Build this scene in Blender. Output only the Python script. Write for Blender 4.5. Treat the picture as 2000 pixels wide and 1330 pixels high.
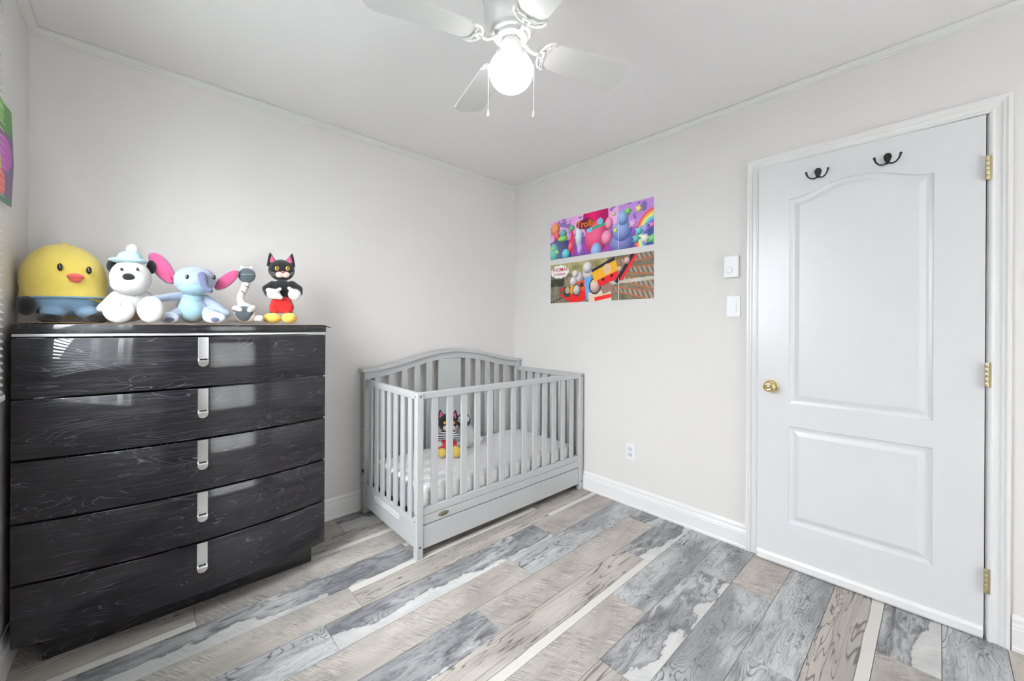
import bpy, bmesh, math, random
from math import sin, cos, pi, radians, sqrt
from mathutils import Vector, Matrix, Euler

# ---------------------------------------------------------------- reset
for o in list(bpy.data.objects): bpy.data.objects.remove(o, do_unlink=True)
scn = bpy.context.scene
COL = scn.collection
random.seed(7)

# ---------------------------------------------------------------- camera
FPX, CXP, CYP = 772.32, 993.9, 636.03
YAW, ROLL, CAMH = radians(42.557), radians(0.3094), 1.21
Fv = Vector((sin(YAW), cos(YAW), 0))
Rv0 = Vector((cos(YAW), -sin(YAW), 0)); Uv0 = Vector((0, 0, 1))
Rv = Rv0*cos(ROLL) + Uv0*sin(ROLL)
Uv = -Rv0*sin(ROLL) + Uv0*cos(ROLL)
cd = bpy.data.cameras.new('camera'); cam = bpy.data.objects.new('camera', cd); COL.objects.link(cam)
M = Matrix((Rv, Uv, -Fv)).transposed().to_4x4(); M.translation = Vector((0, 0, CAMH))
cam.matrix_world = M
cd.sensor_width = 36; cd.sensor_fit = 'HORIZONTAL'; cd.lens = 36*FPX/2000
cd.shift_x = (1000-CXP)/2000; cd.shift_y = -(665-CYP)/2000
cd.clip_start = 0.02
scn.camera = cam

# ---------------------------------------------------------------- world, light, exposure
vs = scn.view_settings
vs.view_transform = 'Standard'; vs.look = 'None'; vs.gamma = 1.0; vs.use_curve_mapping = False
vs.exposure = 0.36
w = bpy.data.worlds.new('world'); scn.world = w; w.use_nodes = True
bg = w.node_tree.nodes['Background']; bg.inputs[0].default_value = (0.80, 0.90, 1.0, 1); bg.inputs[1].default_value = 3.0
GLOBE_STRENGTH = 6.0
def area_light(name, loc, rot, sx, sy, power, color):
    l = bpy.data.lights.new(name, 'AREA'); l.shape = 'RECTANGLE'; l.size = sx; l.size_y = sy
    l.energy = power; l.color = color
    o = bpy.data.objects.new(name, l); COL.objects.link(o); o.location = loc; o.rotation_euler = rot
    return o
# overcast sky outside the left window, then an added room fill light
area_light('daylight_and_fill', (-0.95, 1.40, 1.85), (0, radians(-80), 0), 1.5, 1.5, 210, (0.93, 0.96, 1.0))
area_light('daylight_and_fill', (1.32, -2.45, 1.30), (radians(90), 0, 0), 1.4, 2.1, 72, (1.0, 0.975, 0.965))  # added fill, shines in through the made-up window behind the camera

# ---------------------------------------------------------------- helpers
def mesh_obj(name, bm, mat=None, parent=None, smooth=False, bevel=0, autos=False):
    me = bpy.data.meshes.new(name); bm.to_mesh(me); bm.free()
    o = bpy.data.objects.new(name, me); COL.objects.link(o)
    if mat: me.materials.append(mat)
    if smooth:
        for p in me.polygons: p.use_smooth = True
    if bevel:
        m = o.modifiers.new('bevel', 'BEVEL'); m.width = bevel; m.segments = 2; m.limit_method = 'ANGLE'; m.angle_limit = radians(40)
    if parent: o.parent = parent
    return o
def empty(name, loc=(0, 0, 0), rz=0, label=None, cat=None, group=None):
    o = bpy.data.objects.new(name, None); COL.objects.link(o); o.location = loc; o.rotation_euler = (0, 0, rz)
    o.empty_display_size = 0.05
    if label: tag(o, label, cat, group)
    return o
def tag(o, label, cat, group=None):
    o['label'] = label; o['category'] = cat
    if group: o['group'] = group
    return o
def struct(o): o['kind'] = 'structure'; return o
def bmn(): return bmesh.new()
def box(bm, x0, x1, y0, y1, z0, z1):
    vs_ = [bm.verts.new(p) for p in ((x0,y0,z0),(x1,y0,z0),(x1,y1,z0),(x0,y1,z0),(x0,y0,z1),(x1,y0,z1),(x1,y1,z1),(x0,y1,z1))]
    for f in ((0,3,2,1),(4,5,6,7),(0,1,5,4),(1,2,6,5),(2,3,7,6),(3,0,4,7)): bm.faces.new([vs_[i] for i in f])
    return bm
def bx(*a): return box(bmn(), *a)
def lathe(bm, prof, n=32, center=(0, 0, 0), axis='Z', cap=True):
    rings = []
    for r, h in prof:
        ring = []
        for i in range(n):
            a = 2*pi*i/n; p = (r*cos(a), r*sin(a), h)
            if axis == 'X': p = (h, r*cos(a), r*sin(a))
            if axis == 'Y': p = (r*cos(a), h, r*sin(a))
            ring.append(bm.verts.new((p[0]+center[0], p[1]+center[1], p[2]+center[2])))
        rings.append(ring)
    for a, b in zip(rings, rings[1:]):
        for i in range(n):
            try: bm.faces.new((a[i], a[(i+1) % n], b[(i+1) % n], b[i]))
            except ValueError: pass
    if cap:
        for ring in (rings[0], rings[-1]):
            try: bm.faces.new(ring)
            except ValueError: pass
    bmesh.ops.recalc_face_normals(bm, faces=bm.faces[:])
    return bm
def tube(bm, pts, r, n=8, closed=False, flat=1.0):
    pts = [Vector(p) for p in pts]; rings = []; N = len(pts)
    rr = r if isinstance(r, (list, tuple)) else [r]*N
    prev = None
    for i, p in enumerate(pts):
        if closed: d = pts[(i+1) % N]-pts[i-1]
        else: d = pts[min(i+1, N-1)]-pts[max(i-1, 0)]
        d.normalize()
        up = prev if prev else (Vector((0, 0, 1)) if abs(d.z) < .9 else Vector((1, 0, 0)))
        a = d.cross(up).normalized(); b = a.cross(d).normalized(); prev = b
        rings.append([bm.verts.new(p+a*cos(2*pi*k/n)*rr[i]+b*sin(2*pi*k/n)*rr[i]*flat) for k in range(n)])
    prs = list(zip(rings, rings[1:])) + ([(rings[-1], rings[0])] if closed else [])
    for a, b in prs:
        for k in range(n): bm.faces.new((a[k], a[(k+1) % n], b[(k+1) % n], b[k]))
    if not closed: bm.faces.new(rings[0]); bm.faces.new(rings[-1])
    bmesh.ops.recalc_face_normals(bm, faces=bm.faces[:])
    return bm
def ell(bm, c, r, rot=None, u=24, v=14):
    m = Matrix.Translation(Vector(c)) @ (Euler(rot).to_matrix().to_4x4() if rot else Matrix.Identity(4)) @ Matrix.Diagonal((r[0], r[1], r[2], 1))
    bmesh.ops.create_uvsphere(bm, u_segments=u, v_segments=v, radius=1, matrix=m)
    return bm
def extrude_poly(bm, pts2, y0, y1, place=lambda x, z, y: (x, y, z)):
    a = [bm.verts.new(place(x, z, y0)) for x, z in pts2]; b = [bm.verts.new(place(x, z, y1)) for x, z in pts2]
    n = len(a); bm.faces.new(a); bm.faces.new(b[::-1])
    for i in range(n): bm.faces.new((a[i], b[i], b[(i+1) % n], a[(i+1) % n]))
    bmesh.ops.recalc_face_normals(bm, faces=bm.faces[:])
    return bm
def sweep_profile(bm, path, prof, closed=False):
    """path: list of (origin, dirs) where each gives a function (d,h)->3D point"""
    rings = [[bm.verts.new(fn(d, h)) for d, h in prof] for fn in path]
    n = len(prof)
    for a, b in zip(rings, rings[1:]):
        for k in range(n): bm.faces.new((a[k], a[(k+1) % n], b[(k+1) % n], b[k]))
    bm.faces.new(rings[0]); bm.faces.new(rings[-1])
    bmesh.ops.recalc_face_normals(bm, faces=bm.faces[:])
    return bm

# ---------------------------------------------------------------- materials
def srgb(r, g, b):
    f = lambda c: (c/255/12.92) if c/255 <= .04045 else ((c/255+.055)/1.055)**2.4
    return (f(r), f(g), f(b), 1)
def lin(c): return tuple(c)+(1,) if len(c) == 3 else tuple(c)
class NT:
    def __init__(s, name):
        s.m = bpy.data.materials.new(name); s.m.use_nodes = True; s.t = s.m.node_tree
        s.b = s.t.nodes['Principled BSDF']; s.out = s.t.nodes['Material Output']
    def n(s, typ, **kw):
        nd = s.t.nodes.new(typ)
        for k, v in kw.items():
            if k.startswith('i_'):
                key = k[2:]; key = int(key) if key.isdigit() else key
                s.set(nd.inputs[key], v)
            else: setattr(nd, k, v)
        return nd
    def set(s, sock, v):
        if isinstance(v, bpy.types.NodeSocket): s.t.links.new(v, sock)
        else: sock.default_value = v
    def math(s, op, a, b=0.0, c=0.0):
        nd = s.t.nodes.new('ShaderNodeMath'); nd.operation = op
        s.set(nd.inputs[0], a); s.set(nd.inputs[1], b); s.set(nd.inputs[2], c); return nd.outputs[0]
    def vmath(s, op, a, b):
        nd = s.t.nodes.new('ShaderNodeVectorMath'); nd.operation = op
        s.set(nd.inputs[0], a); s.set(nd.inputs[1], b); return nd.outputs[0]
    def mix(s, f, a, b, mode='MIX'):
        nd = s.t.nodes.new('ShaderNodeMix'); nd.data_type = 'RGBA'; nd.blend_type = mode
        s.set(nd.inputs[0], f); s.set(nd.inputs[6], a); s.set(nd.inputs[7], b); return nd.outputs[2]
    def noise(s, vec, scale, detail=3, rough=.5, dist=0):
        nd = s.n('ShaderNodeTexNoise'); s.set(nd.inputs['Vector'], vec)
        nd.inputs['Scale'].default_value = scale; nd.inputs['Detail'].default_value = detail
        nd.inputs['Roughness'].default_value = rough; nd.inputs['Distortion'].default_value = dist
        return nd.outputs[0]
    def ramp(s, f, lo, hi):   # smoothstep 0..1
        nd = s.n('ShaderNodeMapRange', interpolation_type='SMOOTHSTEP'); s.set(nd.inputs[0], f)
        nd.inputs[1].default_value = lo; nd.inputs[2].default_value = hi; return nd.outputs[0]
    def coords(s, kind='Object'): return s.n('ShaderNodeTexCoord').outputs[kind]
    def bump(s, h, dist=.001, strength=1.0):
        nd = s.n('ShaderNodeBump'); s.set(nd.inputs['Height'], h); nd.inputs['Distance'].default_value = dist
        nd.inputs['Strength'].default_value = strength; s.t.links.new(nd.outputs[0], s.b.inputs['Normal'])
    def P(s, **kw):
        for k, v in kw.items(): s.set(s.b.inputs[k.replace('_', ' ')], v)
        return s
def plain(name, color, rough=.5, metal=0, bump=0, bscale=200, spec=.5, coat=0, var=0.03):
    t = NT(name); co = t.coords()
    n = t.noise(co, 6, 3)
    c = lin(color)
    dk = tuple(max(0, x*(1-var)) for x in c[:3])+(1,); lt = tuple(min(1, x*(1+var)) for x in c[:3])+(1,)
    t.P(Base_Color=t.mix(n, dk, lt), Roughness=rough, Metallic=metal)
    t.b.inputs['Specular IOR Level'].default_value = spec
    if coat: t.b.inputs['Coat Weight'].default_value = coat; t.b.inputs['Coat Roughness'].default_value = .05
    if bump: t.bump(t.noise(co, bscale, 2), bump)
    return t.m
def plush_mat(name, color, bscale=330, bump=.0022, sheen=.35):
    t = NT(name); co = t.coords(); c = lin(color)
    n = t.noise(co, 40, 4, .6); big = t.noise(co, 9, 2)
    dk = tuple(x*.86 for x in c[:3])+(1,); lt = tuple(min(1, x*1.08) for x in c[:3])+(1,)
    t.P(Base_Color=t.mix(t.math('MULTIPLY_ADD', n, .6, t.math('MULTIPLY', big, .4)), dk, lt), Roughness=.95)
    t.b.inputs['Specular IOR Level'].default_value = .15
    t.b.inputs['Sheen Weight'].default_value = sheen; t.b.inputs['Sheen Roughness'].default_value = .6
    t.bump(t.noise(co, bscale, 3, .7), bump, .7)
    return t.m

def wall_mat(name, color, rough=.55):
    t = NT(name); co = t.coords()
    n = t.noise(co, 1.5, 2)
    c = color
    t.P(Base_Color=t.mix(n, tuple(x*.985 for x in c[:3])+(1,), tuple(min(1, x*1.01) for x in c[:3])+(1,)), Roughness=rough)
    t.b.inputs['Specular IOR Level'].default_value = .35
    t.bump(t.noise(co, 260, 3, .6), .0004, .35)
    return t.m
M_WALL = wall_mat('wall_paint', srgb(227, 224, 221))
M_CEIL = wall_mat('ceiling_paint', srgb(245, 243, 243), .7)
M_TRIM = plain('white_trim_paint', srgb(234, 233, 232), .28, var=.01, coat=.1)
M_CROWN = plain('crown_paint', srgb(228, 228, 223), .4, var=.015)
M_DOOR = plain('door_paint', srgb(223, 222, 224), .30, bump=.00015, bscale=90, var=.01, coat=.08)
M_BRASS = plain('brass', (.83, .66, .30), .16, metal=1, var=.06)
M_HINGE = plain('worn_brass', (.62, .55, .34), .32, metal=.9, var=.2)
M_BLACK = plain('black_iron', (.008, .008, .009), .35)
M_DARKGAP = plain('dark_gap', (.01, .01, .01), .8)
M_PLASTIC = plain('white_plastic', srgb(236, 237, 239), .35, var=.01)
M_PLASTIC2 = plain('grey_white_plastic', srgb(214, 216, 219), .4, var=.01)
M_CHROME = plain('satin_chrome', (.88, .88, .88), .16, metal=1, var=.02)
M_ALU = plain('aluminium', (.80, .80, .81), .3, metal=.85, var=.02)
M_CRIB = plain('grey_paint', srgb(191, 193, 193), .38, bump=.0001, bscale=60, var=.015)
M_CRIBD = plain('black_support_and_shade', (.012, .012, .012), .6)  # support frame, also the shade strip behind the drawer gap
M_FAN = plain('fan_white', srgb(222, 222, 221), .3, var=.01)
M_BLIND = plain('blind_white', srgb(238, 242, 240), .4, var=.01)
M_BADGE = plain('antique_bronze', (.24, .22, .15), .35, metal=.9, var=.3)
M_CARD = plain('cardboard', srgb(176, 142, 104), .9, bump=.0003, bscale=120, var=.12)

# emitting globe
t = NT('lit_opal_glass'); t.P(Base_Color=(1, 1, 1, 1), Emission_Color=(1.0, .985, .96, 1)); t.b.inputs['Emission Strength'].default_value = GLOBE_STRENGTH; M_GLOBE = t.m
# window glass
t = NT('window_glass')
tr = t.n('ShaderNodeBsdfTransparent'); gl = t.n('ShaderNodeBsdfGlossy'); gl.inputs['Roughness'].default_value = .02
mx = t.n('ShaderNodeMixShader'); mx.inputs[0].default_value = .07
t.t.links.new(tr.outputs[0], mx.inputs[1]); t.t.links.new(gl.outputs[0], mx.inputs[2]); t.t.links.new(mx.outputs[0], t.out.inputs[0]); M_GLASS = t.m

# vinyl planks -----------------------------------------------------------
def plank_mat(kind):
    t = NT('plank_'+kind)
    oi = t.n('ShaderNodeAttribute', attribute_type='OBJECT', attribute_name='seed').outputs['Fac']
    fl = t.n('ShaderNodeAttribute', attribute_type='OBJECT', attribute_name='flip').outputs['Fac']
    co = t.coords()
    sep = t.n('ShaderNodeSeparateXYZ'); t.t.links.new(co, sep.inputs[0])
    x, y = sep.outputs[0], t.math('MULTIPLY', sep.outputs[1], fl)
    off = t.math('MULTIPLY', oi, 7.31)
    def vec(sx, sy, ox=0.0):
        cb = t.n('ShaderNodeCombineXYZ')
        t.set(cb.inputs[0], t.math('ADD', t.math('MULTIPLY', x, sx), t.math('ADD', off, ox)))
        t.set(cb.inputs[1], t.math('MULTIPLY', y, sy)); t.set(cb.inputs[2], t.math('MULTIPLY', off, 1.7)); return cb.outputs[0]
    big = t.noise(vec(2.2, 6.0), 1.0, 3, .55, .8)
    smoky = t.noise(vec(6.0, 20.0, 8.0), 1.0, 5, .68, 1.4)
    swirl = t.noise(vec(2.3, 9.5, 3.1), 1.0, 1.6, .45, 1.1)
    def contour(src, k, width):
        f = t.math('FRACT', t.math('MULTIPLY', src, k)); d = t.math('ABSOLUTE', t.math('SUBTRACT', f, .5))
        return t.math('SUBTRACT', 1.0, t.ramp(d, 0.0, width))
    patch = t.ramp(t.noise(vec(3, 9, 9.0), 1.0, 3), .42, .62)
    l1 = t.math('MULTIPLY', contour(swirl, 26, .17), t.math('MULTIPLY_ADD', patch, .70, .30))
    l2 = contour(t.noise(vec(1.1, 15, 5.0), 1.0, 2.2, .5, .7), 11, .13)
    fine = t.noise(vec(9, 150, 1.0), 1.0, 3, .65)
    finer = t.ramp(fine, .35, .7)
    # saw marks: short strokes across the grain at a slant
    cb = t.n('ShaderNodeCombineXYZ')
    sx = t.math('ADD', t.math('MULTIPLY', x, 330), t.math('MULTIPLY', y, 190))
    sy = t.math('ADD', t.math('MULTIPLY', y, 9), t.math('MULTIPLY', x, -5))
    t.set(cb.inputs[0], t.math('ADD', sx, off)); t.set(cb.inputs[1], sy)
    saw1 = t.noise(cb.outputs[0], 1.0, 2, .6)
    cb2 = t.n('ShaderNodeCombineXYZ')
    t.set(cb2.inputs[0], t.math('ADD', t.math('MULTIPLY', x, 34), t.math('MULTIPLY', y, 30))); t.set(cb2.inputs[1], t.math('ADD', t.math('MULTIPLY', y, 300), t.math('MULTIPLY', x, -40)))
    t.set(cb2.inputs[2], off)
    saw2 = t.noise(cb2.outputs[0], 1.0, 2, .6)
    saw = t.math('MULTIPLY_ADD', saw1, .80, t.math('MULTIPLY', saw2, .20))
    sawm = t.math('MULTIPLY', t.ramp(saw, .47, .62), t.ramp(t.noise(vec(6, 9, 2.2), 1.0, 4, .6), .40, .60))
    sawl = t.math('MULTIPLY', t.ramp(saw, .50, .38), t.ramp(t.noise(vec(4, 10, 6.6), 1.0, 3), .40, .62))
    G = dict(
        beige=(srgb(188, 181, 172), srgb(159, 153, 147)),
        grey=(srgb(200, 200, 199), srgb(150, 151, 152)),
        dark=(srgb(196, 195, 194), srgb(146, 146, 147)),
        cream=(srgb(194, 188, 179), srgb(165, 158, 150)))
    cream = srgb(209, 205, 198); ink = srgb(72, 73, 76); inkw = srgb(88, 82, 79)
    if kind == 'beige':
        c = t.mix(t.ramp(big, .3, .7), *G['beige'])
        c = t.mix(t.math('MULTIPLY', t.ramp(t.noise(vec(2, 8, 4.4), 1.0, 2), .5, .7), .35), c, srgb(200, 186, 180))
        c = t.mix(t.math('MULTIPLY', finer, .22), c, srgb(140, 134, 128))
        c = t.mix(t.math('MULTIPLY', sawm, .75), c, srgb(112, 109, 108))
        c = t.mix(t.math('MULTIPLY', sawl, .55), c, srgb(222, 216, 208))
    elif kind == 'grey':
        c = t.mix(t.ramp(big, .35, .65), *G['grey'])
        c = t.mix(t.math('MULTIPLY', t.ramp(smoky, .45, .68), .50), c, srgb(108, 109, 112))
        c = t.mix(t.math('MULTIPLY', finer, .25), c, srgb(120, 122, 126))
        c = t.mix(t.math('MULTIPLY', l1, .88), c, ink)
        c = t.mix(t.math('MULTIPLY', l2, .30), c, ink)
    elif kind == 'dark':      # smoky grey body with a pale patch along one edge
        c = t.mix(t.ramp(big, .35, .65), *G['dark'])
        c = t.mix(t.math('MULTIPLY', t.ramp(smoky, .42, .62), .75), c, srgb(98, 98, 101))
        c = t.mix(t.math('MULTIPLY', finer, .2), c, srgb(104, 106, 110))
        c = t.mix(t.math('MULTIPLY', l1, .65), c, ink)
        c = t.mix(t.math('MULTIPLY', t.math('MULTIPLY', l2, t.ramp(smoky, .40, .60)), .65), c, ink)
        edge = t.math('ADD', t.math('ADD', y, t.math('MULTIPLY', x, .055)), t.math('MULTIPLY', t.math('SUBTRACT', t.noise(vec(4, 9, 12.0), 1.0, 5, .6), .5), .22))
        m = t.ramp(edge, -.040, -.047)
        rim = t.math('MULTIPLY', t.ramp(edge, -.022, -.040), .5)
        c = t.mix(rim, c, srgb(100, 104, 110))
        pal = t.mix(t.ramp(big, .3, .7), srgb(212, 210, 206), srgb(184, 184, 183))
        c = t.mix(m, c, t.mix(t.math('MULTIPLY', t.ramp(smoky, .55, .75), .25), pal, srgb(150, 152, 156)))
        c = t.mix(t.math('MULTIPLY', sawm, .25), c, srgb(110, 110, 114))
    elif kind == 'cream':     # warm streaky body with a clean cream band
        c = t.mix(t.ramp(big, .3, .7), *G['cream'])
        c = t.mix(t.math('MULTIPLY', finer, .30), c, srgb(150, 142, 134))
        c = t.mix(t.math('MULTIPLY', l2, .85), c, inkw)
        c = t.mix(t.math('MULTIPLY', t.math('MULTIPLY', l1, patch), .6), c, inkw)
        edge = t.math('ADD', y, t.math('MULTIPLY', t.math('SUBTRACT', t.noise(vec(2.0, 1, 15.0), 1.0, 3, .5), .5), .03))
        band = t.ramp(edge, -.0445, -.0465)
        line = t.math('MULTIPLY', t.ramp(edge, -.0405, -.0435), .6)
        c = t.mix(line, c, inkw); c = t.mix(band, c, cream)
    t.P(Base_Color=c, Roughness=t.math('MULTIPLY_ADD', fine, .2, .34))
    t.b.inputs['Specular IOR Level'].default_value = .35
    t.bump(fine, .0003, .5)
    return t.m
PM = {k: plank_mat(k) for k in ('beige', 'grey', 'dark', 'cream')}

def lacquer():
    t = NT('charcoal_lacquer')
    oi = t.n('ShaderNodeAttribute', attribute_type='OBJECT', attribute_name='seed').outputs['Fac']
    co = t.coords(); sep = t.n('ShaderNodeSeparateXYZ'); t.t.links.new(co, sep.inputs[0])
    off = t.math('MULTIPLY', oi, 5.37)
    def vec(sx, sz, ox=0.0):
        cb = t.n('ShaderNodeCombineXYZ'); t.set(cb.inputs[0], t.math('ADD', t.math('MULTIPLY', sep.outputs[0], sx), t.math('ADD', off, ox)))
        t.set(cb.inputs[1], t.math('MULTIPLY', sep.outputs[2], sz)); t.set(cb.inputs[2], t.math('MULTIPLY', off, 2.3)); return cb.outputs[0]
    n = t.noise(vec(2.3, 10.5), 1.0, 2.6, .48, .9)
    f = t.math('FRACT', t.math('MULTIPLY', n, 17)); d = t.math('ABSOLUTE', t.math('SUBTRACT', f, .5))
    ln = t.math('SUBTRACT', 1.0, t.ramp(d, 0.0, .085))
    pat = t.ramp(t.noise(vec(6, 20, 4.0), 1.0, 3), .40, .72)
    fine = t.ramp(t.noise(vec(7, 260, 2.0), 1.0, 3, .6), .45, .75)
    c = t.mix(t.noise(vec(2, 5, 8), 1.0, 2), srgb(20, 19, 22), srgb(34, 33, 36))
    c = t.mix(t.math('MULTIPLY', fine, .55), c, srgb(66, 65, 69))
    c = t.mix(t.math('MULTIPLY', t.math('MULTIPLY', ln, pat), .55), c, srgb(128, 127, 132))
    t.P(Base_Color=c, Roughness=.35)
    t.b.inputs['Specular IOR Level'].default_value = .08
    t.b.inputs['Coat Weight'].default_value = 1.0; t.b.inputs['Coat Roughness'].default_value = .015; t.b.inputs['Coat IOR'].default_value = 1.52
    return t.m
M_LACQ = lacquer()

def sheet_mat():
    t = NT('printed_crib_sheet'); co = t.coords()
    vo = t.n('ShaderNodeTexVoronoi'); t.set(vo.inputs['Vector'], co); vo.inputs['Scale'].default_value = 26; vo.inputs['Randomness'].default_value = .9
    d = vo.outputs['Distance']
    dots = t.math('SUBTRACT', 1.0, t.ramp(d, .06, .11))
    vo2 = t.n('ShaderNodeTexVoronoi'); t.set(vo2.inputs['Vector'], co); vo2.inputs['Scale'].default_value = 17
    tint = t.math('SUBTRACT', 1.0, t.ramp(vo2.outputs['Distance'], .15, .28))
    base = t.mix(t.math('MULTIPLY', tint, .5), srgb(246, 245, 244), srgb(224, 220, 222))
    c = t.mix(t.math('MULTIPLY', dots, .7), base, srgb(112, 112, 122))
    t.P(Base_Color=c, Roughness=.9); t.b.inputs['Specular IOR Level'].default_value = .15
    t.bump(t.math('ADD', t.noise(co, 9, 3), t.math('MULTIPLY', t.noise(co, 260, 2), .1)), .012, .5)
    return t.m
M_SHEET = sheet_mat()

# ---------------------------------------------------------------- room shell
XL, XR, YB, YF, H = -0.36, 2.418, 2.56, -2.00, 2.44
T = .12
bm = bx(XL-T, XR+T, YF-T, YB+T, -.10, -.0085); fl = struct(mesh_obj('floor', bm, M_DARKGAP))
bm = bx(XL-T, XR+T, YF-T, YB+T, H, H+.1); struct(mesh_obj('ceiling', bm, M_CEIL))
bm = bx(XL-T, XR+T, YB, YB+T, -.10, H); struct(mesh_obj('wall_back', bm, M_WALL))
def wall_with_hole_x(name, x0, x1, ya, yb, hy0, hy1, hz0, hz1):
    bm = bmn()
    box(bm, x0, x1, ya, hy0, -.1, H); box(bm, x0, x1, hy1, yb, -.1, H)
    if hz0 > 0: box(bm, x0, x1, hy0, hy1, -.1, hz0)
    box(bm, x0, x1, hy0, hy1, hz1, H)
    return struct(mesh_obj(name, bm, M_WALL))
WY0, WY1, WZ0, WZ1 = .80, 1.90, 1.00, 2.22
wall_with_hole_x('wall_left', XL-T, XL, YF, YB, WY0, WY1, WZ0, WZ1)
DY0, DY1, DZ = -.135, .665, 2.055
wall_with_hole_x('wall_right', XR, XR+T, YF, YB, DY0, DY1, 0, DZ)
FX0, FX1 = .72, 1.92
bm = bmn(); box(bm, XL-T, FX0, YF-T, YF, -.1, H); box(bm, FX1, XR+T, YF-T, YF, -.1, H); box(bm, FX0, FX1, YF-T, YF, -.1, .25); box(bm, FX0, FX1, YF-T, YF, 2.2, H)
struct(mesh_obj('wall_front', bm, M_WALL))
# dark hall behind the door
bm = bmn(); box(bm, XR+T, XR+T+.02, DY0-.1, DY1+.1, -.1, DZ+.1); struct(mesh_obj('trim_9', bm, M_WALL))

# windows
def window(name, axis, a0, a1, z0, z1, c0, c1):
    e = struct(empty(name))
    P = (lambda a, b, c, d, z, zz: bx(c, d, a, b, z, zz)) if axis == 'Y' else (lambda a, b, c, d, z, zz: bx(a, b, c, d, z, zz))
    m = (c0+c1)/2
    for nm, args in (('frame_rail', (a0, a1, c0, c1, z0, z0+.045)), ('frame_rail', (a0, a1, c0, c1, z1-.045, z1)),
                     ('frame_stile', (a0, a0+.045, c0, c1, z0+.045, z1-.045)), ('frame_stile', (a1-.045, a1, c0, c1, z0+.045, z1-.045)),
                     ('mullion', ((a0+a1)/2-.02, (a0+a1)/2+.02, c0, c1, z0+.045, z1-.045))):
        mesh_obj(nm, P(*args), M_TRIM, e)
    mid = (a0+a1)/2
    for s0, s1 in ((a0+.045, mid-.02), (mid+.02, a1-.045)):
        mesh_obj('pane', P(s0, s1, m-.003, m+.003, z0+.045, z1-.045), M_GLASS, e)
    return e
window('window_1', 'Y', WY0, WY1, WZ0, WZ1, XL-T+.02, XL-T+.06)
window('added_window', 'X', FX0, FX1, .25, 2.2, YF-T+.02, YF-T+.06)  # made-up window behind the camera, added to let in fill light

# planks ------------------------------------------------------------------
PY0, PP = -.010, .168
rows = {  # row: (joints inside the room, [kinds left to right])
 14: ([.863], ['beige', 'dark']),
 13: ([-.02, 1.20], ['beige', 'cream', 'beige']),
 12: ([.155, 1.375], ['cream', 'beige', 'grey']),
 11: ([-.17, 1.05, 2.27], ['grey', 'dark', 'cream', 'grey']),
 10: ([.69, 1.905], ['beige', 'cream', 'cream']),
 9: ([.535, 1.74], ['grey', 'dark', 'beige']),
 8: ([.17, 1.388], ['cream', 'beige', 'grey']),
 7: ([-.18, 1.043, 2.265], ['grey', 'dark', 'beige', 'dark']),
 6: ([.69, 1.913], ['grey', 'cream', 'dark']),
 5: ([.34, 1.56], ['cream', 'beige', 'grey']),
 4: ([0, 1.22, 2.03], ['grey', 'cream', 'dark', 'grey']),
 3: ([.82, 2.045], ['dark', 'grey', 'beige']),
 2: ([.41, 1.635], ['beige', 'grey', 'grey']),
 1: ([.05, 1.27], ['beige', 'dark', 'cream']),
 0: ([.80, 2.02], ['cream', 'beige', 'dark']),
 -1: ([.3, 1.52], ['grey', 'beige', 'grey']),
 -2: ([.9, 2.12], ['dark', 'cream', 'beige']),
 -3: ([.1, 1.32], ['beige', 'grey', 'dark']),
 -4: ([.7, 1.92], ['cream', 'dark', 'beige']),
 -5: ([.4, 1.62], ['grey', 'beige', 'dark']),
 -6: ([.0, 1.22], ['beige', 'grey', 'cream']),
 -7: ([.9, 2.1], ['cream', 'beige', 'dark']),
 -8: ([.5, 1.7], ['dark', 'grey', 'beige']),
 -9: ([.1, 1.3], ['grey', 'beige', 'cream']), -10: ([.8, 2.0], ['beige', 'dark', 'grey']), -11: ([.4, 1.6], ['cream', 'grey', 'beige']), -12: ([0, 1.2], ['dark', 'beige', 'grey'])}
flips = {(10, 1): -1, (10, 2): 1, (13, 1): 1, (0, 2): 1, (11, 2): -1}
for k, (js, kinds) in rows.items():
    y0 = max(PY0+PP*k, YF); y1 = min(PY0+PP*(k+1), YB)
    if k == 14: y1 = YB
    if y1 - y0 < .01: continue
    xs = [XL]+[j for j in js if j > XL+.01]+[XR]
    for i in range(len(xs)-1):
        a, b = xs[i]+.0009, xs[i+1]-.0009
        cx_, cy_ = (a+b)/2, (y0+y1)/2
        bm = bx(a-cx_, b-cx_, y0+.0009-cy_, y1-.0009-cy_, -.008, 0)
        o = mesh_obj('plank', bm, PM[kinds[i]], fl, bevel=0)
        o.location = (cx_, cy_, 0)
        o['seed'] = ((k*37+i*17) % 29)/3.0+.3; o['flip'] = float(flips.get((k, i), 1))

# baseboards, crown ----------------------------------------------------------
BP = [(0, 0), (.016, 0), (.016, .012), (.0135, .018), (.0135, .082), (.0115, .088), (.0115, .094), (.008, .102), (.0085, .116), (.005, .126), (.0035, .131), (0, .131)]
def along_x(x0, x1, yw, sgn, prof, z0=0, up=1): # wall plane y=yw, room on side sgn
    return sweep_profile(bmn(), [lambda d, h, x=x: (x, yw+sgn*d, z0+up*h) for x in (x0, x1)], prof)
def along_y(y0, y1, xw, sgn, prof, z0=0, up=1):
    return sweep_profile(bmn(), [lambda d, h, y=y: (xw+sgn*d, y, z0+up*h) for y in (y0, y1)], prof)
struct(mesh_obj('baseboard_back', along_x(XL, XR, YB, -1, BP), M_TRIM))
bmr = along_y(.7075, YB-.016, XR, -1, BP); struct(mesh_obj('baseboard_right', bmr, M_TRIM))
bmr = along_y(YF, -.1875, XR, -1, BP); struct(mesh_obj('baseboard_right', bmr, M_TRIM))
struct(mesh_obj('baseboard_left', along_y(YF, YB-.016, XL, 1, BP), M_TRIM))
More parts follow.
